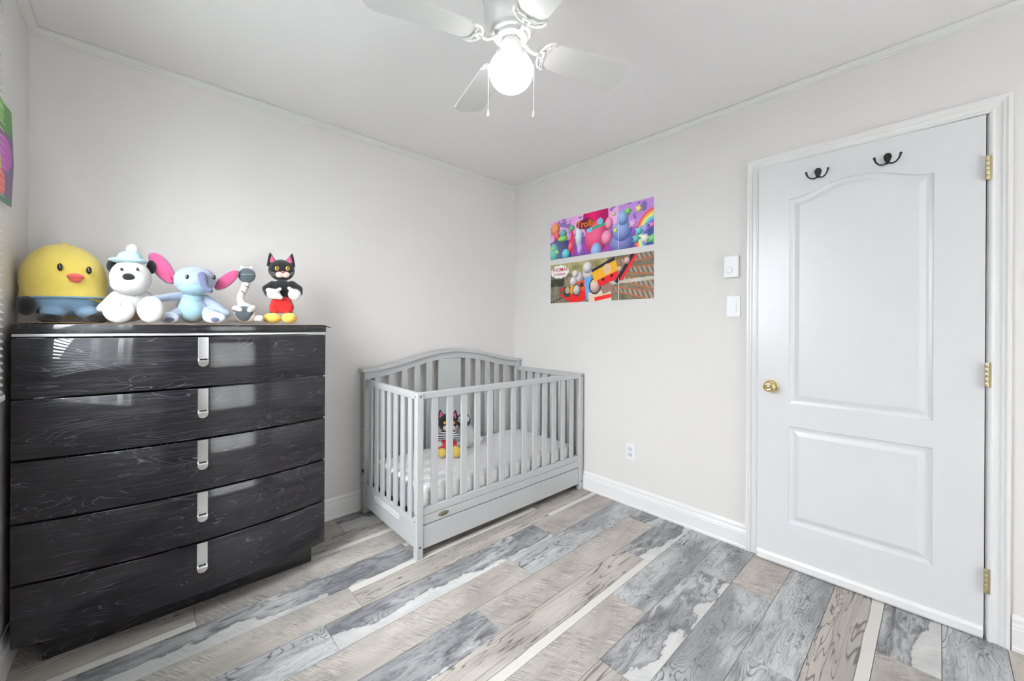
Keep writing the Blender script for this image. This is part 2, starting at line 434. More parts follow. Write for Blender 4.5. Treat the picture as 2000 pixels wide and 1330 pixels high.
struct(mesh_obj('baseboard_front', along_x(XL+.016, XR-.016, YF, 1, BP), M_TRIM))
CP = [(0, 0), (.027, 0), (.027, .0035), (.023, .006), (.019, .012), (.013, .018), (.008, .0215), (.008, .0255), (.0035, .030), (0, .030)]
for nm, bm in (('trim_1', along_x(XL, XR, YB, -1, CP, H-.0015, -1)), ('trim_2', along_y(YF, YB-.0, XR, -1, CP, H-.0015, -1)),
               ('trim_3', along_y(YF, YB, XL, 1, CP, H-.0015, -1)), ('trim_4', along_x(XL, XR, YF, 1, CP, H-.0015, -1))):
    struct(mesh_obj(nm, bm, M_CROWN))

# ---------------------------------------------------------------- door
door = struct(empty('door_1'))
CI0, CI1, CZ = -.128, .652, 2.045
W_ = .0565
CPf = [(0, -.004), (0, .012), (.006, .016), (.010, .016), (.014, .0115), (.030, .0125), (.034, .0165), (.040, .0165), (.046, .0205), (.0545, .0205), (W_, .017), (W_, -.004)]
def P3(y, z, h): return (XR-h, y, z)
bm = sweep_profile(bmn(), [lambda d, h: P3(CI1+d, 0, h), lambda d, h: P3(CI1+d, CZ+d, h), lambda d, h: P3(CI0-d, CZ+d, h), lambda d, h: P3(CI0-d, 0, h)], CPf)
struct(mesh_obj('trim_5', bm, M_TRIM))
# jamb
bm = bmn(); box(bm, XR+.001, XR+T, CI0-.006, CI0+.0050, 0, CZ); box(bm, XR+.001, XR+T, CI1-.002, CI1+.012, 0, CZ+.009); box(bm, XR+.001, XR+T, CI0-.006, CI1+.012, CZ, CZ+.009)
struct(mesh_obj('trim_6', bm, M_TRIM))
# leaf in local coords: origin at hinge axis, +u toward latch (world +y), depth toward +x ; front face at d=0
LW, LH = .768, 2.030
leafroot = empty('leaf_axis'); bpy.data.objects.remove(leafroot)
ANG = radians(1.9)
HX, HY = XR-.012, -.120
def leafP(u, z, d):   # d>0 = into the wall
    return (HX - u*sin(ANG) + d*cos(ANG), HY + u*cos(ANG) + d*sin(ANG), z)
def loop_rect(u0, u1, z0, z1, arch=0, n=1):
    pts = [(u0, z0), (u1, z0)]
    if arch:
        N = 28
        for i in range(N+1):
            s = i/N; f = max(0, (1-abs(2*s-1)*1.0)); f = .5-.5*cos(pi*min(1, f*1.12))
            pts.append((u1+(u0-u1)*s, z1+arch*f))
    else: pts += [(u1, z1), (u0, z1)]
    return pts
bm = bmn()
ZB_ = .012
def ringv(pts, d): return [bm.verts.new(leafP(u, z, d)) for u, z in pts]
outer = [(0, ZB_), (LW, ZB_), (LW, ZB_+LH), (0, ZB_+LH)]
vo_ = ringv(outer, 0); vb_ = ringv(outer, .035)
for i in range(4): bm.faces.new((vo_[i], vo_[(i+1) % 4], vb_[(i+1) % 4], vb_[i]))
bm.faces.new(vb_)
edges = [bm.edges.get((vo_[i], vo_[(i+1) % 4])) for i in range(4)]
panels = []
U0, U1 = .137, .634   # from hinge side
for (z0, z1, ar) in ((.825, 1.853, .056), (.226, .712, 0)):
    L = [(0, 0), (.004, .006), (.014, .0085), (.022, .0085), (.040, .002), (.043, .0012)]
    prev = None
    for off, dep in L:
        pts = loop_rect(U0+off, U1-off, z0+off, z1-off*(1.0 if not ar else .85), ar)
        v = ringv(pts, dep)
        if prev:
            n = len(v)
            for i in range(n): bm.faces.new((prev[i], prev[(i+1) % n], v[(i+1) % n], v[i]))
        else:
            n = len(v)
            for i in range(n):
                edges.append(bm.edges.new((v[i], v[(i+1) % n])))
        prev = v
    bm.faces.new(prev)
bmesh.ops.triangle_fill(bm, use_beauty=True, use_dissolve=False, edges=edges)
bmesh.ops.recalc_face_normals(bm, faces=bm.faces[:])
leaf = mesh_obj('door_leaf', bm, M_DOOR, door)
# sweep strip at foot
bm = bmn()
prof = [(0, .004), (-.008, .004), (-.012, .012), (-.012, .038), (-.006, .048), (0, .050)]
r0 = [bm.verts.new(leafP(.002, z, d)) for d, z in prof]; r1 = [bm.verts.new(leafP(LW-.001, z, d)) for d, z in prof]
for i in range(len(prof)): bm.faces.new((r0[i], r0[(i+1) % len(prof)], r1[(i+1) % len(prof)], r1[i]))
bm.faces.new(r0); bm.faces.new(r1); bmesh.ops.recalc_face_normals(bm, faces=bm.faces[:])
mesh_obj('door_sweep', bm, M_TRIM, door)
for zc in (1.832, 1.030, .232):
    bm = bmn()
    for j in range(5):
        z0 = zc-.047+j*.019
        lathe(bm, [(.0, z0), (.0052, z0), (.0056, z0+.0006), (.0056, z0+.0178), (.0052, z0+.0184), (.0, z0+.0184)], 16, (XR-.0215, CI0+.004, 0), cap=False)
    h = mesh_obj('hinge', bm, M_HINGE, door, smooth=True)
    bm = bx(XR-.0205, XR-.0175, CI0-.007, CI0+.006, zc-.047, zc+.047); mesh_obj('hinge_leaf', bm, M_HINGE, h)
# knob
ku, kz = .708, .906
kp = Vector(leafP(ku, kz, 0))
bm = bmn()
def K(prof):
    lathe(bm, [(r, -h) for r, h in prof], 40, (0, 0, 0), 'X', cap=False)
K([(0, .0), (.031, .0), (.0315, .003), (.029, .006), (.020, .008), (.013, .010), (.0115, .020), (.012, .026), (.019, .030), (.0255, .036), (.0275, .044), (.0265, .052), (.022, .058), (.012, .0615), (.011, .0605), (.006, .062), (0, .0622)])
k = mesh_obj('knob', bm, M_BRASS, door, smooth=True); k.location = kp; k.rotation_euler = (0, 0, ANG)
bm = bx(XR-.0155, XR-.0135, CI1-.001, CI1+.004, .892, .926); mesh_obj('strike_plate', bm, M_ALU, door)

M_SCREW = plain('screw_dark', (.10, .10, .10), .3, metal=.8)
# coat hooks
def hook(loc, label, sc=1.0):
    e = empty('coat_hook', loc, ANG, label, 'hook', 'black double coat hooks on the door')
    bm = bmn(); pts = []
    for i in range(24):
        a = 2*pi*i/24; x = .0135*cos(a); z = .018*sin(a)
        if z < 0: x *= 1-.45*(-z/.018); z *= 1.7
        pts.append((x, z))
    extrude_poly(bm, pts, 0, -.005, lambda x, z, d: (d, x, z+.01))
    mesh_obj('plate', bm, M_BLACK, e, bevel=.001)
    for s in (-1, 1):
        bm = bmn()
        P_ = [(-.004, s*.003, -.014), (-.010, s*.010, -.021), (-.017, s*.019, -.024), (-.024, s*.028, -.021), (-.029, s*.036, -.012), (-.031, s*.040, -.001), (-.031, s*.0415, .007)]
        tube(bm, P_, [.004, .0034, .0032, .0032, .0034, .004, .005], 10); ell(bm, P_[-1], (.0052,)*3, None, 10, 8)
        mesh_obj('prong', bm, M_BLACK, e, smooth=True)
    for dz in (.018, -.004):
        bm = bmn(); ell(bm, (-.0055, 0, dz), (.0012, .0022, .0022), None, 10, 8); mesh_obj('screw', bm, M_SCREW, e, smooth=True)
    return e
hook(leafP(.520, 1.951, -.0006), 'black iron double coat hook on the white door, the one nearer the door knob side')
hook(leafP(.277, 1.948, -.0006), 'black iron double coat hook on the white door, the one nearer the hinges')

# ---------------------------------------------------------------- wall fittings (right wall)
e = empty('thermostat', (XR, .785, 1.545), 0, 'white wall thermostat box with a round dial above the light switch', 'thermostat')
mesh_obj('case', bx(-.026, -.0005, -.0355, .0375, -.060, .060), M_PLASTIC, e, bevel=.003)
bm = bmn(); lathe(bm, [(0, -.0295), (.0165, -.0295), (.0175, -.0285), (.0175, -.026), (0, -.026)], 28, (0, .008, -.018), 'X', cap=False); mesh_obj('dial', bm, M_PLASTIC, e, smooth=True)
bm = bmn(); lathe(bm, [(.0175, -.0264), (.0195, -.0264)], 28, (0, .008, -.018), 'X', cap=False); mesh_obj('dial_ring', bm, M_PLASTIC2, e)
e = empty('light_switch', (XR, .7785, 1.325), 0, 'white rocker light switch plate under the thermostat beside the door', 'light switch')
mesh_obj('wall_plate', bx(-.006, -.0003, -.035, .035, -.0575, .0575), M_PLASTIC, e, bevel=.002)
bm = bmn(); extrude_poly(bm, [(-.006, -.033), (-.0125, -.033), (-.0075, .033), (-.006, .033)], -.0165, .0165, lambda x, z, d: (x, d, z)); mesh_obj('rocker', bm, M_PLASTIC, e, bevel=.0008)
for dz in (.048, -.048):
    bm = bmn(); ell(bm, (-.0062, 0, dz), (.001, .0028, .0028), None, 10, 6); mesh_obj('screw', bm, M_PLASTIC2, e)
e = empty('power_outlet', (XR, 1.409, .362), 0, 'white double power outlet low on the wall between crib and door', 'outlet')
mesh_obj('wall_plate', bx(-.006, -.0003, -.035, .035, -.0575, .0575), M_PLASTIC, e, bevel=.002)
for dz in (.0195, -.0195):
    bm = bmn(); pts = [(.0165*max(-.86, min(.86, cos(a)))/.86, .0145*sin(a)) for a in [2*pi*i/24 for i in range(24)]]
    extrude_poly(bm, pts, -.006, -.0085, lambda y, z, d: (d, y, z+dz)); s = mesh_obj('socket', bm, M_PLASTIC2, e)
    for dy in (-.006, .006): mesh_obj('slot', bx(-.0088, -.0084, dy-.001, dy+.001, dz-.003, dz+.006), M_DARKGAP, s)
bm = bmn(); tube(bm, [(1.07, YB+.001, 1.945), (1.07, YB-.012, 1.948)], .0012, 8); ell(bm, (1.07, YB-.012, 1.948), (.0028, .001, .0028), None, 10, 6)
tag(mesh_obj('wall_nail', bm, M_ALU), 'tiny bare nail in the white wall above the crib', 'nail')

# ---------------------------------------------------------------- posters
def art(name, W_m, H_m, nx, ny, fn, parent, bend=None):
    me = bpy.data.meshes.new(name); vsx = []; fs = []
    for j in range(ny+1):
        for i in range(nx+1):
            u, v = i/nx, j/ny; x, z = u*W_m, v*H_m; d = bend(u, v) if bend else 0
            vsx.append((x, d, z))
    for j in range(ny):
        for i in range(nx):
            a = j*(nx+1)+i; fs.append((a, a+1, a+nx+2, a+nx+1))
    me.from_pydata(vsx, [], fs)
    ca = me.color_attributes.new('print', 'FLOAT_COLOR', 'CORNER')
    buf = []
    for j in range(ny):
        for i in range(nx):
            c = fn((i+.5)/nx, (j+.5)/ny); g_ = sum(c)/3; c = srgb(*[max(0, min(255, (g_+(q-g_)*1.12-128)*1.12+140)) for q in c])
            buf.extend(c*4)
    ca.data.foreach_set('color', buf)
    t = NT(name+'_print'); at = t.n('ShaderNodeAttribute', attribute_name='print')
    t.P(Base_Color=at.outputs['Color'], Roughness=.38); me.materials.append(t.m)
    o = bpy.data.objects.new(name, me); COL.objects.link(o); o.parent = parent
    return o
def clampc(c): return tuple(max(0, min(255, x)) for x in c)
def lerp(a, b, f): return tuple(x+(y-x)*f for x, y in zip(a, b))
_n = [[random.random() for _ in range(64)] for _ in range(64)]
def vn(x, y):
    xi, yi = int(math.floor(x)), int(math.floor(y)); fx, fy = x-xi, y-yi; fx = fx*fx*(3-2*fx); fy = fy*fy*(3-2*fy)
    g = lambda a, b: _n[a % 64][b % 64]
    return (g(xi, yi)*(1-fx)+g(xi+1, yi)*fx)*(1-fy)+(g(xi, yi+1)*(1-fx)+g(xi+1, yi+1)*fx)*fy
def fbm(x, y): return .55*vn(x, y)+.3*vn(2.1*x+5, 2.1*y+9)+.15*vn(4.3*x+1, 4.3*y+3)
def E_(u, v, cx_, cy_, rx, ry): return ((u-cx_)/rx)**2+((v-cy_)/ry)**2
def shade_ball(u, v, cx_, cy_, rx, ry, col, hl=.35):
    d = E_(u, v, cx_, cy_, rx, ry); k = E_(u, v, cx_-rx*.3, cy_+ry*.35, rx, ry)
    return clampc(lerp(lerp(col, (255, 255, 255), hl), lerp(col, (20, 10, 50), .35), min(1, k/1.6)))
def poster_a(u, v):   # plain fantasy hills: puffball bushes, mounds, flowers and a rainbow arc
    a = 2.86
    n = fbm(u*9, v*4)
    c = lerp((206, 150, 208), (236, 190, 226), n) if v > .45 else lerp((120, 80, 160), (190, 70, 170), n)
    if u > .70: c = lerp(c, (150, 110, 196), .5)
    if fbm(u*14+3, v*6+2) > .62: c = lerp(c, (96, 84, 150), .6)
    for r, col in ((.17, (236, 96, 84)), (.155, (248, 170, 110)), (.14, (244, 226, 140)), (.125, (120, 206, 190)), (.11, (120, 140, 214))):
        if E_(u, v, 1.02, .18, r, r*a*1.25) < 1 and u > .84: c = col
    if u > .84 and E_(u, v, 1.02, .18, .095, .095*a*1.25) < 1: c = lerp((84, 96, 160), (60, 70, 130), n)
    if E_(u, v, .49, .86, .125, .50) < 1 and v > .40: c = clampc(lerp((226, 24, 116), (170, 16, 96), min(1, abs(u-.46)*9)))
    if E_(u, v, .11, .05, .13, .52) < 1: c = shade_ball(u, v, .11, .05, .13, .52, (64, 66, 116), .2)
    if E_(u, v, .04, .16, .055, .26) < 1: c = shade_ball(u, v, .04, .16, .055, .26, (70, 180, 160))
    if E_(u, v, .18, .10, .045, .13) < 1: c = shade_ball(u, v, .18, .10, .045, .13, (62, 190, 196))
    if E_(u, v, .06, .78, .05, .17) < 1: c = shade_ball(u, v, .06, .78, .05, .17, (238, 124, 50))
    if E_(u, v, .075, .60, .035, .12) < 1: c = shade_ball(u, v, .075, .60, .035, .12, (226, 60, 70))
    if E_(u, v, .15, .62, .04, .12) < 1: c = shade_ball(u, v, .15, .62, .04, .12, (54, 150, 130))
    if E_(u, v, .145, .50, .06, .07) < 1: c = shade_ball(u, v, .145, .50, .06, .07, (120, 196, 60))
    if E_(u, v, .245, .72, .03, .08) < 1: c = shade_ball(u, v, .245, .72, .03, .08, (60, 160, 70))
    if E_(u, v, .25, .36, .022, .30) < 1: c = (222, 60, 84)
    if E_(u, v, .235, .26, .03, .12) < 1: c = shade_ball(u, v, .235, .26, .03, .12, (238, 50, 60))
    if E_(u, v, .32, .46, .035, .28) < 1: c = shade_ball(u, v, .32, .46, .035, .28, (196, 216, 220), .5)
    if E_(u, v, .33, .17, .028, .15) < 1: c = shade_ball(u, v, .33, .17, .028, .15, (180, 150, 220))
    if E_(u, v, .50, .38, .115, .40) < 1: c = shade_ball(u, v, .50, .38, .115, .40, (228, 62, 110), .25)
    if E_(u, v, .50, .05, .055, .20) < 1: c = shade_ball(u, v, .50, .05, .055, .20, (110, 150, 206))
    if abs(v-(.62+.5*(u-.50))) < .03 and .40 < u < .60: c = (36, 166, 120)
    for fx, fy in ((.43, .60), (.535, .74)):
        for q in range(5):
            if E_(u, v, fx+.016*cos(q*1.257), fy+.046*sin(q*1.257), .013, .036) < 1: c = (120, 200, 226)
    if E_(u, v, .62, .64, .035, .15) < 1: c = shade_ball(u, v, .62, .64, .035, .15, (238, 120, 160), .4)
    if E_(u, v, .60, .32, .05, .17) < 1: c = shade_ball(u, v, .60, .32, .05, .17, (236, 112, 150), .4)
    if E_(u, v, .74, .15, .11, .24) < 1: c = shade_ball(u, v, .74, .15, .11, .24, (100, 112, 172), .25)
    if E_(u, v, .74, .42, .085, .24) < 1: c = shade_ball(u, v, .74, .42, .085, .24, (112, 138, 200), .3)
    if E_(u, v, .745, .70, .05, .17) < 1: c = shade_ball(u, v, .745, .70, .05, .17, (120, 160, 210), .3)
    for fx, fy, r, col in ((.79, .82, .026, (90, 196, 60)), (.88, .82, .026, (222, 214, 96)), (.665, .83, .016, (206, 196, 90)), (.68, .45, .02, (190, 206, 90)), (.83, .52, .03, (232, 160, 206)), (.985, .13, .03, (70, 190, 70)), (.86, .18, .03, (60, 170, 160)), (.93, .16, .035, (226, 226, 200)), (.03, .28, .018, (140, 206, 60)), (.08, .18, .018, (170, 220, 90)), (.985, .42, .02, (226, 90, 160)), (.93, .36, .035, (130, 120, 190)), (.88, .34, .028, (60, 186, 186))):
        ang = math.atan2((v-fy)/a, u-fx)*1; rr = r*(1+.25*cos(5*ang))
        if E_(u, v, fx, fy, rr, rr*a) < 1: c = shade_ball(u, v, fx, fy, rr, rr*a, col)
    if abs(u-.707) < .0025: c = lerp(c, (240, 226, 244), .6)
    return clampc(c)
def poster_b(u, v):   # plain rail yard: sleepers, rails, smoke and simple toy engines
    n = fbm(u*16, v*7); a = 2.86
    c = lerp((86, 80, 66), (150, 142, 120), n)
    if v > .72 and u < .6: c = lerp((110, 104, 66), (206, 196, 150), n)
    # sleepers and rails radiating from the left middle to the right edge
    for (y0, y1, s) in ((.30, .06, 1), (.55, .30, 1), (.68, .62, 1), (.80, .98, 1)):
        if u > .60:
            f = (u-.60)/.40; yc = y0+(y1-y0)*f; wdt = .05+.06*f
            if abs(v-yc) < wdt:
                c = lerp((168, 160, 148), (130, 122, 112), n)
                if math.fmod(u*26+v*4, 1.0) < .45: c = (112, 96, 80)
            for sg in (-1, 1):
                if abs(v-(yc+sg*wdt*.8)) < .013: c = (176, 104, 66)
    if u > .62 and .36 < v-.1*(u-.62) < .44: c = lerp((176, 172, 160), (200, 196, 186), n)
    if u < .34 and v < .38:
        f = (.34-u)/.34; yc = .34-.34*f
        if abs(v-yc) < .02+.06*f and math.fmod(u*30, 1.0) < .5: c = (70, 62, 54)
        for q in (-1, 1):
            if abs(v-(yc+q*(.02+.05*f))) < .010: c = (150, 140, 128)
    if u < .16 and v > .42 and v < .62: c = lerp((30, 28, 26), (96, 100, 70), n)
    for px_, py_, r in ((.31, .60, .055), (.28, .70, .035), (.42, .68, .06), (.41, .82, .05), (.26, .52, .04)):
        if E_(u, v, px_, py_, r, r*a) < 1: c = shade_ball(u, v, px_, py_, r, r*a, (196, 186, 180), .5)
    def quad(cx_, cy_, hw, hh, ang):
        x = (u-cx_)*a; y = v-cy_; X = x*cos(ang)+y*sin(ang); Y = -x*sin(ang)+y*cos(ang)
        return abs(X) < hw*a and abs(Y) < hh
    if quad(.30, .12, .10, .13, .25): c = (206, 34, 40)
    if quad(.34, .40, .04, .12, .05): c = (222, 84, 30)
    if quad(.35, .42, .018, .05, .05): c = (46, 34, 36)
    if quad(.245, .33, .018, .10, .05): c = (226, 160, 40)
    if E_(u, v, .295, .30, .045, .145) < 1: c = (34, 32, 34)
    if E_(u, v, .295, .30, .038, .122) < 1: c = shade_ball(u, v, .295, .30, .038, .122, (196, 190, 178), .3)
    if quad(.19, .27, .035, .13, -.1): c = (44, 60, 48)
    if E_(u, v, .195, .31, .026, .085) < 1: c = (178, 158, 134)
    if quad(.16, .14, .055, .03, -.5): c = (204, 40, 50)
    if quad(.13, .34, .03, .03, .4): c = (190, 40, 50)
    if quad(.42, .32, .035, .27, .12): c = (112, 164, 216)
    if quad(.53, .10, .11, .14, .1): c = (212, 200, 176)
    if quad(.56, .08, .08, .045, .15): c = (220, 44, 50)
    if E_(u, v, .485, .36, .060, .195) < 1: c = (36, 34, 40)
    if E_(u, v, .485, .36, .050, .165) < 1: c = shade_ball(u, v, .485, .36, .050, .165, (206, 172, 150), .35)
    if quad(.58, .68, .12, .13, .32): c = (224, 170, 46)
    if quad(.56, .84, .115, .035, .36): c = (44, 44, 50)
    if quad(.61, .50, .10, .085, .32): c = (214, 36, 52)
    if E_(u, v, .60, .73, .040, .125) < 1: c = (214, 182, 150)
    for q in ((.565, .50), (.645, .57)):
        if E_(u, v, q[0], q[1], .012, .034) < 1: c = (24, 22, 26)
    if quad(.60, .28, .05, .09, .3): c = (150, 120, 110)
    if quad(.76, .70, .13, .05, .95): c = (36, 36, 44)
    if quad(.79, .70, .11, .035, .95): c = (214, 40, 60)
    for q in ((.715, .70, .022), (.78, .87, .026)):
        if E_(u, v, q[0], q[1], q[2], q[2]*a) < 1: c = shade_ball(u, v, q[0], q[1], q[2], q[2]*a, (190, 160, 136), .3)
    # white smoke-cloud that carries the lettering
    for q in range(9):
        aq = 2*pi*q/9
        if E_(u, v, .105+.068*cos(aq), .80+.088*sin(aq), .036, .085) < 1: c = (232, 240, 246)
    if E_(u, v, .105, .80, .075, .12) < 1: c = (246, 248, 250)
    if abs(u-.707) < .0025 and v < .5: c = lerp(c, (255, 255, 255), .7)
    return clampc(c)
def lettering(s, size, color, parent, loc, name='lettering', bold=.0, shear=0, width=1.0):
    cu = bpy.data.curves.new('t', 'FONT'); cu.body = s; cu.size = size; cu.align_x = 'CENTER'; cu.align_y = 'CENTER'; cu.offset = bold; cu.shear = shear; cu.extrude = .0002
    o = bpy.data.objects.new('t', cu); COL.objects.link(o); dg = bpy.context.evaluated_depsgraph_get()
    me = bpy.data.meshes.new_from_object(o.evaluated_get(dg)); bpy.data.objects.remove(o)
    me.materials.clear(); me.materials.append(plain(name+'_ink', color, .4, var=.01))
    q = bpy.data.objects.new(name, me); COL.objects.link(q); q.parent = parent
    q.matrix_local = Matrix.Translation(loc) @ Matrix.Rotation(radians(90), 4, 'X') @ Matrix.Diagonal((width, 1, 1, 1))
    return q
# posters on right wall: local +x runs toward the camera (world -y), local -y faces the room
def poster_root(name, y, z, label):
    e = empty(name, (XR-.0012, y, z), radians(-90), label, 'poster'); return e
pa = poster_root('poster', 2.138, 1.742, 'wide pink and violet picture poster with orange lettering, upper of two')
art('printed_sheet', .886, .308, 330, 118, poster_a, pa)
pb = poster_root('poster', 2.132, 1.392, 'wide railway picture poster with red lettering in a white cloud, lower of two')
art('printed_sheet', .882, .308, 330, 118, poster_b, pb)
bm = bmn(); pts = []
for i in range(40):
    a_ = 2*pi*i/40; pts.append((.345+.082*cos(a_)*(1+.04*cos(6*a_)), .232+.040*sin(a_)*(1+.06*cos(5*a_))))
extrude_poly(bm, pts, -.0005, -.0008, lambda x, z, d: (x, d, z)); mesh_obj('lettering_backing', bm, plain('plum_print', srgb(132, 20, 84), .4), pa)
lettering('Trolls', .070, srgb(250, 140, 22), pa, (.345, -.0011, .230), bold=.0016)
lettering('THOMAS', .040, srgb(206, 34, 48), pb, (.093, -.0007, .262), bold=.0005, width=.98)
lettering('& FRIENDS', .026, srgb(206, 34, 48), pb, (.093, -.0007, .225), bold=.0005, width=.95)

# poster on the left wall, curling free at its edge
def poster_c(u, v):
    n = fbm(u*7, v*9)
    c = lerp((60, 120, 70), (96, 150, 60), n)
    if v < .72: c = lerp((92, 80, 110), (120, 96, 130), n)
    if E_(u, v, .72, .50, .22, .18) < 1: c = (176, 84, 170)
    if E_(u, v, .45, .30, .16, .22) < 1: c = (196, 176, 60)
    if E_(u, v, .62, .18, .14, .14) < 1: c = (210, 96, 100)
    if v > .80 and u < .7: c = (110, 176, 70)
    if E_(u, v, .2, .6, .2, .2) < 1: c = (222, 120, 60)
    if v < .08: c = (70, 110, 96)
    return clampc(c)
pc = empty('poster', (XL+.0015, 1.945, 1.615), radians(90), 'colourful green and purple poster curling at its edge beside the window blind', 'poster')
def bendc(u, v):
    k = max(0, u-.35)/.65
    return -(.012*k*k*(1-abs(v-.45)*.9)) - .002
art('printed_sheet', .262, .335, 70, 90, poster_c, pc, bendc)
# ---------------------------------------------------------------- window blind
e = empty('venetian_blind', (XL+.022, 0, 0), 0, 'white horizontal slat blind over the window at the left edge', 'blind')
slat = None; zt = 2.262; n = 0; z = .999
YE0, YE1 = .75, 1.995
while z < zt:
    if slat is None:
        bm = bmn(); tl = radians(47); hw = .0125; seg = 4; vv = []
        for yy in (YE0, YE1):
            row = []
            for i in range(seg+1):
                s = -hw+2*hw*i/seg; bow = .0014*(1-(s/hw)**2)
                row.append((s*cos(tl)+bow*sin(tl), yy, -s*sin(tl)+bow*cos(tl)))
            vv.append([bm.verts.new(p) for p in row]+[bm.verts.new((p[0]-.0006*sin(tl), p[1], p[2]-.0006*cos(tl))) for p in row[::-1]])
        m_ = len(vv[0])
        for i in range(m_): bm.faces.new((vv[0][i], vv[0][(i+1) % m_], vv[1][(i+1) % m_], vv[1][i]))
        bm.faces.new(vv[0]); bm.faces.new(vv[1]); bmesh.ops.recalc_face_normals(bm, faces=bm.faces[:])
        slat = mesh_obj('slat', bm, M_BLIND, e); slat.location = (0, 0, z)
    else:
        c = slat.copy(); COL.objects.link(c); c.parent = e; c.location = (0, 0, z)
    z += .0228
mesh_obj('bottom_rail', bx(-.012, .012, YE0, YE1, .966, .984), M_BLIND, e, bevel=.002)
mesh_obj('head_rail', bx(-.020, .016, YE0, YE1, 2.268, 2.308), M_BLIND, e, bevel=.002)
for yy in (.92, 1.37, 1.80):
    bm = bmn(); tube(bm, [(0, yy, .975), (0, yy, 2.27)], .0007, 6); mesh_obj('ladder_cord', bm, M_BLIND, e)

# ---------------------------------------------------------------- dresser
DXC, DHW, DYE, BOW = .1705, .5055, 2.120, .070
def fy(x): return DYE-BOW*(1-((x)/DHW)**2)
dr = empty('chest_of_drawers', (DXC, 0, 0), 0, 'tall glossy charcoal wood chest of five drawers with a bowed front', 'dresser')
def bowed(x0, x1, z0, z1, back, outset=0, n=40):
    bm = bmn(); F = []; B = []
    for i in range(n+1):
        x = x0+(x1-x0)*i/n; F.append((x, fy(max(-DHW, min(DHW, x)))-outset)); 
    rows_ = []
    for z in (z0, z1): rows_.append(([bm.verts.new((x, y, z)) for x, y in F], [bm.verts.new((x, back, z)) for x, y in F]))
    (f0, b0), (f1, b1) = rows_
    for i in range(n):
        bm.faces.new((f0[i], f0[i+1], f1[i+1], f1[i])); bm.faces.new((b0[i+1], b0[i], b1[i], b1[i+1]))
        bm.faces.new((f1[i], f1[i+1], b1[i+1], b1[i])); bm.faces.new((f0[i+1], f0[i], b0[i], b0[i+1]))
    bm.faces.new((f0[0], f1[0], b1[0], b0[0])); bm.faces.new((f0[n], b0[n], b1[n], f1[n]))
    for f in bm.faces: f.smooth = False
    return bm
def bowed_obj(name, *a, mat=M_LACQ, parent=dr, seed=0, **k):
    bm = bowed(*a, **k)
    for f in bm.faces:
        f.normal_update()
        if f.normal.y < -.5: f.smooth = True
    o = mesh_obj(name, bm, mat, parent, bevel=.0015); o['seed'] = seed; return o
o = mesh_obj('carcass', bx(-DHW+.002, DHW-.002, 2.143, 2.530, .098, 1.158), M_LACQ, dr); o['seed'] = 1.1
bowed_obj('top_slab', -DHW-.001, DHW+.003, 1.1735, 1.207, 2.53, seed=2.7)
bowed_obj('metal_strip', -DHW, DHW, 1.1625, 1.1730, 2.53, outset=-.003, mat=M_ALU)
zs = [(.9535, 1.157), (.7415, .9460), (.5270, .7340), (.3180, .5200), (.1040, .3110)]
def handle_bm():
    bm = bmn(); L_ = .121; w2 = .0172; th = .0028
    zsamp = [0, -.03, -.06, -.088, -.091, -.094, -.099, -.104]
    nose = [-.104-.017*sin(radians(a)) for a in (15, 30, 45, 60, 75, 88)]
    prof = []
    for z in zsamp+nose:
        wd = w2 if z >= -.104 else w2*sqrt(max(0.0, 1-((-.104-z)/.0172)**2))
        out = .0015 if z > -.0895 else (.0015+.007*min(1, (-.0895-z)/.006) if z > -.1 else .0085-.003*((-.1-z)/.021))
        prof.append((z, wd, out))
    fr = [[bm.verts.new((s*wd, -out-th, z)) for s in (-1, -.5, 0, .5, 1)] for z, wd, out in prof]
    bk = [[bm.verts.new((s*wd, .0005, z)) for s in (-1, -.5, 0, .5, 1)] for z, wd, out in prof]
    for i in range(len(prof)-1):
        for j in range(4):
            bm.faces.new((fr[i][j], fr[i+1][j], fr[i+1][j+1], fr[i][j+1])); bm.faces.new((bk[i][j], bk[i][j+1], bk[i+1][j+1], bk[i+1][j]))
        bm.faces.new((fr[i][0], bk[i][0], bk[i+1][0], fr[i+1][0])); bm.faces.new((fr[i][4], fr[i+1][4], bk[i+1][4], bk[i][4]))
    for r, q in ((fr[0], bk[0]), (fr[-1], bk[-1])):
        bm.faces.new(r+q[::-1])
    bmesh.ops.recalc_face_normals(bm, faces=bm.faces[:])
    return bm
for i, (z0, z1) in enumerate(zs):
    d = bowed_obj('drawer_front', -DHW, DHW, z0, z1, 2.142, seed=4.1+i*1.37)
    h = mesh_obj('handle', handle_bm(), M_CHROME, d, bevel=.0006); h.location = (.0045, fy(.0045)-.0002, z1-.001)
    mesh_obj('handle_slot', bx(-.0125, .0125, -.0095, -.0045, -.0915, -.0885), M_DARKGAP, h)
o = mesh_obj('plinth', bx(-.4405, .457, 2.170, 2.50, 0.0, .0975), M_LACQ, dr); o['seed'] = 9.9

# cardboard under the toys
bm = bmn(); nx, ny = 44, 12; gv = []
for j in range(ny+1):
    row = []
    for i in range(nx+1):
        u, v = i/nx, j/ny; x = -.326+u*1.040; y = 2.145+v*.34
        front = (1-v)
        z = 1.2078+.0055*max(0, (.30-u)/.30)**1.2*front**7*sin(pi*min(1, (.30-u)/.30*.75+.1)) if u < .30 else 1.2078
        if x > .682: z = 1.2078-(x-.682)*.48*front
        row.append(bm.verts.new((x, y, z)))
    gv.append(row)
for j in range(ny):
    for i in range(nx): bm.faces.new((gv[j][i], gv[j][i+1], gv[j+1][i+1], gv[j+1][i]))
o = mesh_obj('cardboard_sheet', bm, M_CARD, None, smooth=True)
so = o.modifiers.new('thick', 'SOLIDIFY'); so.thickness = .0016; so.offset = 1
tag(o, 'thin brown cardboard sheet under the soft toys on the dresser, its corners curling', 'cardboard')

